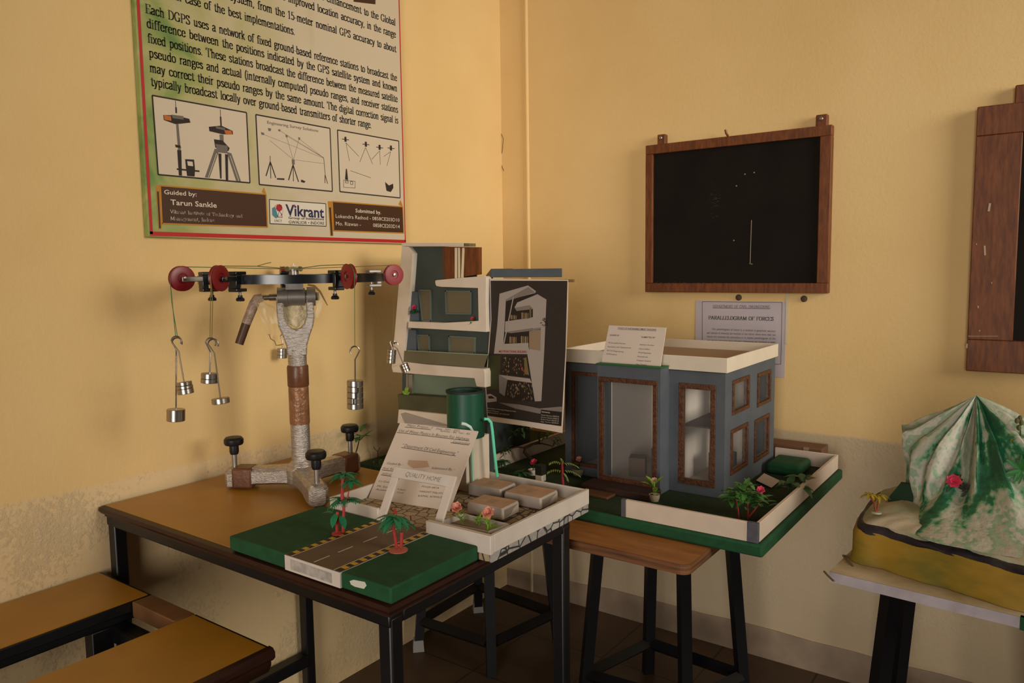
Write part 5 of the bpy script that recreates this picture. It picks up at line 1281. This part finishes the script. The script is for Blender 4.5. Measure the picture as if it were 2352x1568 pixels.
# roof and parapet
PP0, PP1, PQ0, PQ1 = HX0-.006, HX1+.007, yF-.007, HY1+.012
zr0, zr1 = at('y', yF-.007, 1668, 857).z, at('y', yF-.007, 1672, 823).z
MB().box((PP0+.005, PQ0+.005, zr0+.004), (PP1-.005, PQ1-.005, zr0+.012), mat('roof_brown_paper', '9d7f63', .8)).build('roof', hm, smooth=False)
pm_ = mat('parapet_cream', 'd8c8b2', .65, var=.08, vscale=14)
rg = random.Random(4)
def para(a, b): 
    MB().box((*a, zr0), (*b, zr1), pm_).build('parapet', hm, bevel=.001)
para((PP0, PQ0), (PP1, PQ0+.006)); para((PP1-.006, PQ0+.006), (PP1, PQ1)); para((PP0, PQ1-.006), (PP1-.006, PQ1)); para((PP0, PQ0+.006), (PP0+.006, PQ1-.006))
# porch steps
stp = mat('porch_dark_brown', '3a2018', .55, var=.25, vscale=30)
sa, sb_ = at('z', .702, 1345, 1108), at('z', .702, 1502, 1146)
MB().box((BX0-.012, -.690, hz0), (BX1+.004, yB-.001, .702), stp).build('porch_step', hm, bevel=.002)
MB().box((BX0+.004, -.735, hz0), (BX0+.092, -.691, .693), mat('porch_brown', '5a3a20', .55)).build('porch_step', hm, bevel=.002)
# name card leaning on the parapet
cp = [(1381, 835), (1516, 846), (1530, 752), (1399, 747)]
cy = yF-.0165
nrm = Vector((0, -math.cos(R(12)), math.sin(R(12))))
KS = Sheet(at('y', cy-.020, *cp[0]), nrm, Vector((0, math.sin(R(12)), math.cos(R(12)))))
cn = [KS(*p, 0) for p in cp]
nc = thing('name_card', tuple((cn[0]+cn[1])/2), 'white printed card leaning against the parapet above the house door', 'card')
MB().prism(cn, -nrm*.003, M_PAPER).build('card_sheet', nc, smooth=False)
l_ = MB(); q = Z(11.76, (1360, 730))
def tx(s_, p0, p1, h=38, bold=0., ul=False):
    a, b = q(p0, p1); KS.text(l_, sans(s_, bold), a, b, h/11.76, M_INK2, .0005)
    if ul: KS.line(l_, (a[0], a[1]+1), (b[0], b[1]+1), .0006, M_INK2, .0006)
tx('STUDY OF SUSTAINABLE SMART BUILDING', (700, 296), (1735, 340), 44, .01, True); tx('GUIDED BY', (478, 480), (738, 492), 40, .01); tx('SUBMITTED BY', (1330, 535), (1705, 552), 40, .01)
for s_, p0, p1 in (('Mr.Suryavhal Panwar', (440, 682), (905, 710)), ('Assistant prof. Department', (420, 790), (1055, 825)), ('Of Civil Engineering', (395, 890), (845, 930)), ('VITM,Indore', (382, 988), (665, 1008)),
                   ('Ashwin chouhan', (1285, 735), (1680, 755)), ('Gaurav Rathor', (1265, 845), (1570, 865)), ('Kunal Rajawanshi', (1250, 945), (1590, 972)), ('Nemnath jain', (1225, 1055), (1505, 1072)), ('Prakash Solanki', (1205, 1160), (1590, 1185)), ('Dipu Tanwar', (1180, 1265), (1480, 1285))): tx(s_, p0, p1)
l_.build('lettering', nc, smooth=False)
# yard things
a, b = at('z', zg, 1747, 1098), at('z', zg, 1826, 1112)
hb_ = MB(); hb_.box((1.108, -.27, zg+.0005), (1.205, -.155, zg+.034), M_GREEN); tag(hb_.build('green_block', bevel=.012, seg=3), 'rounded dark green block lying in the corner of the house yard', 'block')
P = [at('z', zg+.004, *p) for p in ((1737, 1103), (1755, 1092), (1791, 1109), (1772, 1120))]
m_ = MB(); m_.prism([p+Vector((0, 0, .006*i_)) for p, i_ in zip(P, (0, 1, 1, 0))], (0, 0, .001), M_PAPER); tag(m_.build('paper_slip', smooth=False), 'small blank paper slip lying on the yard grass by the green block', 'paper')
a, b = at('y', -.09, 1700, 1010), at('y', -.09, 1889, 1031)
cbx = thing('cardboard_box', ((a.x+b.x)/2, -.055, PZ), 'long brown cardboard box behind the yard of the house model', 'box')
bm = mat('brown_cardboard', '6f4a33', .7, var=.12, vscale=12)
MB().box((1.0, -.094, PZ+.001), (b.x, -.022, b.z), bm).build('carton', cbx, bevel=.002)
tpx = at('y', -.0945, 1850, 1030).x; MB().box((tpx-.006, -.0950, PZ+.01), (tpx+.010, -.0942, b.z+.0006), mat('pale_tape', '8f7a66', .5)).build('tape', cbx, smooth=False)
# yard plants
def bush(name, base_px, stems, label, z=None, group=None, lm=M_LEAF, sm=M_STEMR, nl=12, L_=.03, W_=.012, seed=1, blooms=(), base=None, sr=.0022, spread=.018):
    b0 = base or at('z', zg+.0005, *base_px); rr_ = random.Random(seed)
    t = thing(name, tuple(b0), label, 'plant', group)
    for (x0, y0_), (x1, y1_) in stems:
        p0, p1 = plane_pt(b0, x0, y0_), plane_pt(b0, x1, y1_); p0.z = max(p0.z, b0.z)
        m_ = MB(); m_.tube([p0, (p0+p1)/2+rv*.001, p1], [sr, sr*.85, sr*.6], sm, 7); m_.build('stem', t)
        m_ = MB()
        for k in range(nl):
            a = 2*math.pi*k/nl+rr_.uniform(-.4, .4); el = rr_.uniform(-.1, .9); f = rr_.uniform(.75, 1.05)
            m_.leaf(p0.lerp(p1, f)+Vector((rr_.uniform(-1, 1), rr_.uniform(-1, 1), rr_.uniform(-.6, .8)))*spread*.5, (math.cos(a)*math.cos(el), math.sin(a)*math.cos(el), math.sin(el)), zv, L_*rr_.uniform(.7, 1.2), W_, lm, rr_.uniform(.1, .6))
        m_.build('leaves', t)
    for (bx_, by_), r__, fm in blooms: m_ = MB(); blossom(m_, plane_pt(b0, bx_, by_)-hv*.02, r__, fm, seed=seed, tilt=(.2, -.8, .6)); m_.build('blossom', t)
    return t
M_PL = mat('plant_mid_green', '4f7d3a', .5, var=.35, vscale=60)
bush('artificial_plant', (1700, 1195), [((1697, 1192), (1690, 1135)), ((1718, 1196), (1716, 1128)), ((1718, 1190), (1748, 1150))], 'red-stemmed yard plant with a red flower near the front corner post of the house', lm=M_PL, nl=26, L_=.034, W_=.014, seed=3, spread=.036, blooms=[((1736, 1120), .011, M_PINK)])
bush('artificial_plant', (1808, 1150), [((1808, 1150), (1812, 1112)), ((1811, 1148), (1850, 1104))], 'broad-leaved yard plant rising beside the right compound wall of the house', lm=mat('plant_dull_green', '44603a', .5, var=.3, vscale=50), sm=M_LEAFD, nl=9, L_=.036, W_=.02, seed=7)
b0 = at('z', zg+.0005, 1503, 1150)
flower('potted_flower', b0, .052, .009, mat('dusty_petal', 'b08a74', .6), M_LEAF2, 'potted dusty pink flower with bright leaves beside the house door', 'potted flowers', 7, (0, 0), .03, (.014, .017, mat('cream_pot', 'b9a78c', .7, var=.3, vscale=60)), 4, .013)
b0 = at('z', zg+.0005, 1224, 1090)
flower('potted_flower', b0, .036, .012, M_PINK, M_LEAFD, 'pink flower in a white pot in the shade below the hanging sheet', 'potted flowers', 5, (.004, 0), .016, (.014, .016, M_WHITE2), 6, .007)
b0 = at('z', zg+.0005, 1328, 1090)
flower('potted_flower', b0, .045, .010, M_ORANGE, M_LEAFD, 'salmon flower in a beige pot left of the porch steps', 'potted flowers', 6, (.004, 0), .018, (.018, .018, mat('beige_pot', '9c8a6c', .7)), 8, .007)
b0 = at('z', zg+.0005, 1242, 1104); m_ = MB(); m_.box((b0.x-.011, b0.y-.011, b0.z), (b0.x+.011, b0.y+.011, b0.z+.018), M_WHITE2); m_.box((b0.x-.0115, b0.y-.0115, b0.z+.018), (b0.x+.0115, b0.y+.0115, b0.z+.046), mat('dark_moss_block', '28271a', .9)); tag(m_.build('block_planter', bevel=.0015), 'square white planter with a dark mossy top in front of the bonsai', 'planter')
b0 = at('z', zg+.0005, 1293, 1114); t = thing('toy_palm', tuple(b0), 'red-stemmed toy palm with flat yellow-green fronds left of the house porch', 'palm', 'toy palms around the house')
trunk(t, [plane_pt(b0, 1293, 1113), plane_pt(b0, 1292, 1090), plane_pt(b0, 1291, 1062)], .0042, .003, mat('crimson_stem', '9c2430', .5))
m_ = MB(); fm = mat('pale_green_frond', '8a9c52', .5, var=.3, vscale=60)
for (x, y), (x2, y2) in (((1291, 1064), (1262, 1063)), ((1291, 1064), (1322, 1070)), ((1292, 1082), (1258, 1083)), ((1292, 1080), (1326, 1090)), ((1292, 1086), (1300, 1098)), ((1291, 1064), (1290, 1060))):
    p0, p1 = plane_pt(b0, x, y), plane_pt(b0, x2, y2)-hv*.006; d_ = p1-p0
    for f in (.15, .3, .45, .6, .75, .9, 1.0):
        for sg in (-1, 1): m_.leaf(p0.lerp(p1, f)+zv*(.006*math.sin(f*3)), d_.normalized()*.6-hv*sg*.8, zv, .011, .004, fm, .4, 3)
m_.build('fronds', t)
for (x, y), s_, lb in (((1200, 1100), 3, 'dark green fern-like yard plant left of the pink flower pot'), ((1152, 1075), 5, 'dark green yard plant beside the white left compound wall, just right of the straw')):
    b0 = at('z', zg+.0005, x, y); t = thing('toy_fern', tuple(b0), lb, 'plant', 'dark ferns in the shaded yard')
    trunk(t, [b0, b0+zv*.018], .002, .0015, M_LEAFD, 'stem'); palm_crown(t, b0+zv*.02, .03, .009, mat('fern_green', '2f5a33', .5, var=.3, vscale=60), 10, s_, .5, 'fronds')
b0 = at('z', zg+.0005, 1238, 1068); bo = thing('bonsai_tree', tuple(b0), 'little bonsai tree with a curved brown trunk under the hanging sheet', 'tree')
bkm = mat('bonsai_bark', '3a2418', .8, var=.3, vscale=90)
m_ = MB(); m_.tube([plane_pt(b0, *p_) for p_ in ((1238, 1066), (1218, 1052), (1204, 1038), (1206, 1028), (1222, 1020), (1240, 1014))], [.0055, .005, .0048, .0045, .004, .003], bkm, 9); m_ = m_.build('trunk', bo)
for P in (((1206, 1028), (1190, 1026), (1172, 1030), (1158, 1038)), ((1224, 1019), (1245, 1018), (1268, 1024)), ((1240, 1014), (1236, 1000), (1240, 990))): k_ = MB(); k_.tube([plane_pt(b0, *p_) for p_ in P], [.003, .0024, .0015, .001][:len(P)], bkm, 6); k_.build('branch', bo)
rs = random.Random(31)
for cx_, cy_ in ((1163, 1034), (1185, 992), (1208, 985), (1258, 1000), (1275, 1012)):
    k_ = MB(); c_ = plane_pt(b0, cx_, cy_)
    for i in range(16): a = rs.uniform(0, 6.28); el = rs.uniform(-.6, .9); k_.leaf(c_+Vector((rs.gauss(0, .007), rs.gauss(0, .007), rs.gauss(0, .005))), (math.cos(a)*math.cos(el), math.sin(a)*math.cos(el), math.sin(el)), zv, .022, .0065, mat('bonsai_leaf', '3d5c2c', .5, var=.4, vscale=70), .4, 3)
    k_.build('foliage', bo)
# plants on and by the tower model
def tiny(px_, y, r_, fm, lm, label, seed, nl=8, L_=.014):
    P = at('y', y, *px_); t = thing('small_flower', tuple(P-zv*.018), label, 'flower', 'flowers on the tower balconies'); rr_ = random.Random(seed)
    m_ = MB()
    for k in range(nl): a = 2*math.pi*k/nl; m_.leaf(P-zv*rr_.uniform(.004, .018), (math.cos(a), math.sin(a), rr_.uniform(-.3, .5)), zv, L_, .007, lm, .3)
    m_.build('leaves', t); m_ = MB(); m_.tube([P-zv*.02, P], .001, lm, 5); m_.build('stem', t); m_ = MB(); blossom(m_, P, r_, fm, seed=seed, tilt=(.2, -.9, .4)); m_.build('blossom', t)
tiny((951, 706), -.772, .0085, M_PINK, M_LEAFD, 'pink flower on the balcony beside the white column of the tower model', 2, 12, .02)
tiny((1086, 732), -.772, .0065, mat('red_petal', 'c8303c', .5), M_LEAF, 'red flower in the right corner of the upper tower balcony', 4)
P = at('y', -.798, 934, 905); t = thing('leafy_sprout', tuple(P), 'yellow-green sprout in the planter at the foot of the tower model', 'plant')
m_ = MB()
for d_, L_ in (((-.3, 0, 1), .022), ((.3, -.1, 1), .022), ((-1, -.2, .5), .02), ((.9, 0, .5), .012), ((-.9, .3, .3), .018)): m_.leaf(P, d_, (0, -1, .2), L_, .009, M_LEAF2, .2)
m_.build('leaves', t)
b0 = at('z', GZ2, 815, 1062); b0.y = -.8; b0 = Vector((.05, -.80, GZ2+.0005))
bush('leafy_plant', None, [((812, 1058), (828, 998))], 'dark leafy plant at the left corner of the tower base, behind the rear screw knob', base=b0, lm=mat('plant_fresh_green', '3f7434', .5, var=.35, vscale=60), sm=bkm, nl=9, L_=.05, W_=.016, seed=12, spread=.035)
b0 = at('z', GZ2+.0005, 868, 1050); t = thing('dry_twig', tuple(b0), 'small dry forked twig on the tower base left of the handwritten card', 'twig')
m_ = MB(); m_.tube([b0, b0+zv*.018, b0+zv*.03-rv*.010], .0011, bkm, 5); m_.tube([b0+zv*.018, b0+zv*.032+rv*.008], .0009, bkm, 5); m_.tube([b0+zv*.03-rv*.010, b0+zv*.036-rv*.013], .0008, bkm, 5); m_.build('twig', t)
b0 = at('z', GZ2+.0005, 872, 1062); m_ = MB(); rs = random.Random(8)
for i in range(70): a = rs.uniform(0, 6.28); m_.leaf(b0+Vector((rs.uniform(-.02, .06), rs.uniform(-.03, .03), 0)), (math.cos(a), math.sin(a), rs.uniform(.3, 1.2)), zv, rs.uniform(.008, .018), .003, mat('moss_green', '4a5c22', .7, var=.4, vscale=60), .3, 2)
tag(m_.build('moss_patch', smooth=False), 'clump of green moss grass on the tower base beside the twig', 'moss', kind='stuff')

# ================================================================== MOUNTAIN MODEL
mm_ = thing('mountain_model', (1.66, -.55, wz1), 'green and white painted mountain model on a yellow layered base', 'landscape model')
bl_ = [(1.434, -.724), (1.50, -.750), (1.575, -.776), (1.66, -.800), (1.76, -.822), (1.86, -.81), (1.93, -.74), (1.95, -.55), (1.93, -.36), (1.70, -.31), (1.52, -.33), (1.44, -.42), (1.424, -.56)]
def ring_pts(k, n=120, amp=.004, seed=1):
    rr_ = random.Random(seed); c = Vector((1.68, -.56)); L_ = [Vector(p) for p in bl_]; out = []
    per = len(L_)
    for i in range(n):
        f = i/n*per; j = int(f); a, b, c2, d_ = L_[j-1], L_[j], L_[(j+1) % per], L_[(j+2) % per]; t_ = f-j
        p = .5*(2*b+(c2-a)*t_+(2*a-5*b+4*c2-d_)*t_*t_+(3*b-a-3*c2+d_)*t_**3)
        p = c+(p-c)*k; w_ = amp*.5*(math.sin(i*.42+seed)+.5*math.sin(i*.97+seed*2)+.7*math.sin(i*.21))
        out.append(p+(p-c).normalized()*w_)
    return out
def layer(levels, m, nm, top=None, seed=1):
    """levels: (scale, z, wobble)"""
    V_ = []; F_ = []; n = 120
    for li, (k, z, am) in enumerate(levels):
        for i, p in enumerate(ring_pts(k, n, am, seed+li)): V_.append((p.x, p.y, z+(.0025*math.sin(i*.33+li*2)+.001*math.sin(i*1.1) if 0 < li else 0)))
    for li in range(len(levels)-1):
        for i in range(n): F_.append((li*n+i, li*n+(i+1) % n, (li+1)*n+(i+1) % n, (li+1)*n+i))
    F_.append(tuple(range((len(levels)-1)*n, len(levels)*n)))
    m_ = MB(); m_.add(V_, F_, m); return m_.build(nm, mm_)
ye = mat('mustard_painted_plaster', 'a07a1e', .65, hex2='6d6218', vscale=9, bump=.3, bscale=30, stretch=(1, 1, 2.5))
layer([(1.015, wz1+.0008, .005), (1.0, wz1+.02, .003), (1.0, wz1+.056, .003), (.985, wz1+.067, .003)], ye, 'yellow_layer')
layer([(.965, wz1+.060, .003), (.985, wz1+.067, .004), (.978, wz1+.075, .003), (.94, wz1+.080, .005)], mat('black_painted_band', '221a20', .6, hex2='4a4038', vscale=26, cov=.3), 'black_band', seed=4)
pt = mat('plaster_ground', 'b7a68c', .8, hex2='7f8c6c', vscale=9, bump=.5, bscale=34)
layer([(.92, wz1+.070, .004), (.945, wz1+.076, .006), (.935, wz1+.083, .006), (.86, wz1+.090, .007), (.7, wz1+.098, .004)], pt, 'plaster_ground', seed=7)
def mountain_mat():
    m = bpy.data.materials.new('mountain_paint'); m.use_nodes = True
    nt = m.node_tree; N = nt.nodes.new; L = nt.links.new; b = nt.nodes['Principled BSDF']; b.inputs['Roughness'].default_value = .6
    uv = N('ShaderNodeUVMap'); uv.uv_map = 'uv'; mp = N('ShaderNodeMapping'); mp.inputs['Scale'].default_value = (17, 1.3, 1); L(uv.outputs[0], mp.inputs[0])
    n = N('ShaderNodeTexNoise'); n.inputs['Scale'].default_value = 1; n.inputs['Detail'].default_value = 5; n.inputs['Distortion'].default_value = .5; L(mp.outputs[0], n.inputs['Vector'])
    n2 = N('ShaderNodeTexNoise'); n2.inputs['Scale'].default_value = 60; n2.inputs['Detail'].default_value = 5; tc = N('ShaderNodeTexCoord'); L(tc.outputs['Object'], n2.inputs['Vector'])
    ad = N('ShaderNodeMath'); ad.operation = 'MULTIPLY_ADD'; ad.inputs[1].default_value = .22; L(n2.outputs['Fac'], ad.inputs[0]); L(n.outputs['Fac'], ad.inputs[2])
    r = N('ShaderNodeValToRGB'); e = r.color_ramp.elements
    e[0].position = .47; e[0].color = (*lin('14492f'), 1); e[1].position = .78; e[1].color = (*lin('ab9d8e'), 1)
    for p, h in ((.555, '1f6a44'), (.585, '6f9a74'), (.625, 'a9a893'), (.67, 'b9b0a2'), (.70, '7f9d7c')): k = e.new(p); k.color = (*lin(h), 1)
    L(ad.outputs[0], r.inputs[0]); L(r.outputs[0], b.inputs['Base Color'])
    bp = N('ShaderNodeBump'); bp.inputs['Strength'].default_value = .6; bp.inputs['Distance'].default_value = .005; L(n2.outputs['Fac'], bp.inputs['Height']); L(bp.outputs[0], b.inputs['Normal'])
    return m
AP = Vector((1.625, -.50, .987)); zb_ = wz1+.09
PRF = {180: [(0, 1), (.05, .84), (.105, .70), (.126, .66), (.124, .45), (.113, .2), (.105, 0)],
       225: [(0, 1), (.045, .80), (.09, .60), (.118, .42), (.125, .25), (.125, .1), (.135, 0)],
       265: [(0, 1), (.03, .74), (.055, .52), (.085, .33), (.125, .19), (.19, .085), (.29, 0)],
       300: [(0, 1), (.045, .80), (.085, .62), (.13, .42), (.18, .25), (.24, .11), (.31, 0)],
       350: [(0, 1), (.06, .88), (.11, .74), (.17, .56), (.22, .34), (.26, .14), (.28, 0)],
       90: [(0, 1), (.05, .80), (.09, .62), (.12, .42), (.14, .25), (.15, .1), (.16, 0)]}
ks = [90, 180, 225, 265, 300, 350, 450]
V_ = []; F_ = []; UV = []; nth, nr = 180, 36
for i in range(nth+1):
    th = 90+360*i/nth
    j = max(k for k in range(len(ks)-1) if ks[k] <= min(th, 449.9)); t_ = (min(th, 449.9)-ks[j])/(ks[j+1]-ks[j]); t_ = t_*t_*(3-2*t_)
    pa, pb_ = PRF[ks[j]], PRF[90 if ks[j+1] == 450 else ks[j+1]]
    for k in range(nr+1):
        f = k/nr*6; a_ = min(int(f), 5); g = f-a_
        itp = lambda P, c_: P[a_][c_]*(1-g)+P[a_+1][c_]*g
        r_ = itp(pa, 0)*(1-t_)+itp(pb_, 0)*t_; z = itp(pa, 1)*(1-t_)+itp(pb_, 1)*t_
        s_ = k/nr; w_ = math.sin(math.pi*min(1, s_*1.15))*(1-.2*s_)
        fold = .016*math.sin(R(th)*17+.8*s_*3)+.009*math.sin(R(th)*9+1.0)+.005*math.sin(R(th)*31+s_*7)
        r_ += fold*w_
        V_.append((AP.x+r_*math.cos(R(th)), AP.y+r_*math.sin(R(th)), zb_-.004+(AP.z-zb_+.004)*z+.003*w_*math.sin(s_*21+R(th)*5))); UV.append((i/nth, s_))
for i in range(nth):
    for k in range(nr): a_ = i*(nr+1)+k; F_.append((a_, a_+1, a_+nr+2, a_+nr+1))
m_ = MB(); m_.add(V_, F_, mountain_mat()); m_.uv = UV; m_.build('mountain', mm_)
cdp = pz([(2081, 985), (2132, 983), (2128, 1040), (2100, 1120), (2088, 1150), (2080, 1110), (2083, 1060)], -.505)
m_ = MB(); m_.prism(cdp, (0, .006, 0), mat('mountain_card', '3a6b3c', .7, hex2='9aa486', vscale=26, bump=.3, bscale=60)); m_.build('backing_card', mm_, smooth=False)
# hut, palm and flowers
zt = wz1+.097
hb0 = at('z', zt, 2068, 1166); hx = hb0.x; hy = -.575
hut = thing('toy_hut', (hx, hy, zt-.004), 'tiny hut with a dark green roof beside the mountain', 'hut')
w0, w1 = at('y', hy, 2038, 1150), at('y', hy, 2094, 1118)
MB().box((w0.x+.003, hy, zt-.004), (w0.x+.07, hy+.05, w0.z), mat('hut_wall', 'a9906c', .8)).build('hut_wall', hut, smooth=False)
rf = [(w0.x-.002, hy-.006, w0.z), (w0.x+.075, hy-.006, w0.z), (w0.x+.075, hy+.056, w0.z), (w0.x-.002, hy+.056, w0.z), (w0.x+.022, hy+.018, w1.z), (w0.x+.052, hy+.018, w1.z), (w0.x+.052, hy+.032, w1.z), (w0.x+.022, hy+.032, w1.z)]
MB().add(rf, [(3, 2, 1, 0), (4, 5, 6, 7), (0, 1, 5, 4), (1, 2, 6, 5), (2, 3, 7, 6), (3, 0, 4, 7)], mat('hut_roof_green', '12301c', .8)).build('hut_roof', hut, smooth=False)
b0 = at('z', zt-.001, 2013, 1178); t = thing('toy_palm', tuple(b0), 'tiny toy palm with yellow fronds at the left end of the mountain base', 'palm')
trunk(t, [plane_pt(b0, 2012, 1177), plane_pt(b0, 2008, 1155), plane_pt(b0, 1998, 1138)], .0024, .0018, mat('rust_stem', '7a3a22', .6)); trunk(t, [plane_pt(b0, 2014, 1177), plane_pt(b0, 2020, 1140)], .0024, .0018, mat('rust_stem', '7a3a22'))
m_ = MB(); m_.lathe([(.010, 0), (.010, .003), (0, .004)], b0, pt, n=12); m_.build('foot_disc', t)
yf = mat('yellow_frond', 'a38a1c', .6, var=.35, vscale=80)
palm_crown(t, plane_pt(b0, 1998, 1134), .017, .006, yf, 8, 3, .9); palm_crown(t, plane_pt(b0, 2021, 1137), .017, .006, yf, 8, 6, .9)
def on_mtn(px_, lift=.012):
    """point where the pixel's ray first meets the mountain surface, brought slightly forward"""
    d = ray(*px_); best = None
    for s_ in [x*.004 for x in range(300, 620)]:
        p = CAM+d*s_
        th = math.degrees(math.atan2(p.y-AP.y, p.x-AP.x)) % 360
        if th < 90: th += 360
        i = int((th-90)/360*nth); colv = V_[i*(nr+1):(i+1)*(nr+1)]
        r_ = math.hypot(p.x-AP.x, p.y-AP.y)
        for k in range(nr):
            ra, rb = math.hypot(colv[k][0]-AP.x, colv[k][1]-AP.y), math.hypot(colv[k+1][0]-AP.x, colv[k+1][1]-AP.y)
            if ra <= r_ <= rb and p.z <= colv[k][2]+(colv[k+1][2]-colv[k][2])*(r_-ra)/max(rb-ra, 1e-6): return p-d.normalized()*lift
    return CAM+d*1.75
P = on_mtn((2192, 1105)); t = thing('artificial_flower', tuple(P), 'pink flower stuck on the front slope of the mountain', 'flower')
m_ = MB(); blossom(m_, P, .017, M_PINK, seed=3, tilt=(-.05, -.9, .4)); m_.build('blossom', t)
m_ = MB()
for dx, dy in ((18, -22), (20, -8), (-18, 22), (-26, 12), (28, 14)): q_ = P+(plane_pt(P, 2192+dx, 1105+dy)-P); m_.leaf(P+zv*-.003, q_-P, (0, -1, .3), .026, .007, M_LEAFD, .1)
m_.tube([P, P+hv*.014-zv*.004], .0012, M_LEAFD, 5); m_.build('leaves', t)
P = on_mtn((2222, 1126)); t = thing('leaf_tuft', tuple(P), 'dark bare leaf tuft right of the pink flower on the mountain', 'plant')
m_ = MB(); rs = random.Random(17)
for k in range(26): a = rs.uniform(0, 6.28); m_.leaf(P+Vector((rs.gauss(0, .008), 0, rs.gauss(0, .004))), (math.cos(a), -.5, math.sin(a)), (0, -1, .2), .022, .0045, mat('tuft_dark', '2b2d1c', .7, var=.4, vscale=60), .2, 3)
m_.tube([P, P+hv*.014-zv*.004], .0012, M_LEAFD, 5); m_.build('leaves', t)
P = on_mtn((2344, 1000)); t = thing('budding_sprig', tuple(P), 'upright budding sprig with olive leaves at the right photo edge on the mountain', 'plant')
m_ = MB(); tp_ = plane_pt(P, 2343, 966); m_.tube([P+hv*.012, P, tp_], .0014, M_LEAFD, 6); m_.build('stem', t)
m_ = MB(); om = mat('olive_bud', '5d5430', .6, var=.3, vscale=70)
for x, y in ((2336, 966), (2346, 970), (2343, 960), (2340, 982)): m_.ball(plane_pt(P, x, y), .0045, om, sz=1.4, n=8)
m_.build('buds', t)
m_ = MB()
for dx, dy in ((-26, -6), (22, -4), (-20, 8), (18, 10)): q_ = plane_pt(P, 2343+dx, 1000+dy); m_.leaf(P, q_-P, zv, .030, .009, mat('olive_leaf', '8a8f34', .5, var=.3, vscale=60), .2)
m_.build('leaves', t)
P = on_mtn((2346, 1078)); t = thing('leaf_tuft', tuple(P), 'teal green leaf spray at the right photo edge below the budding sprig', 'plant')
m_ = MB()
for k in range(12): a = rs.uniform(0, 6.28); m_.leaf(P, (math.cos(a), -.4, math.sin(a)), (0, -1, .2), .032, .008, M_LEAF, .2, 3)
m_.tube([P, P+hv*.014-zv*.004], .0012, M_LEAFD, 5); m_.build('leaves', t)
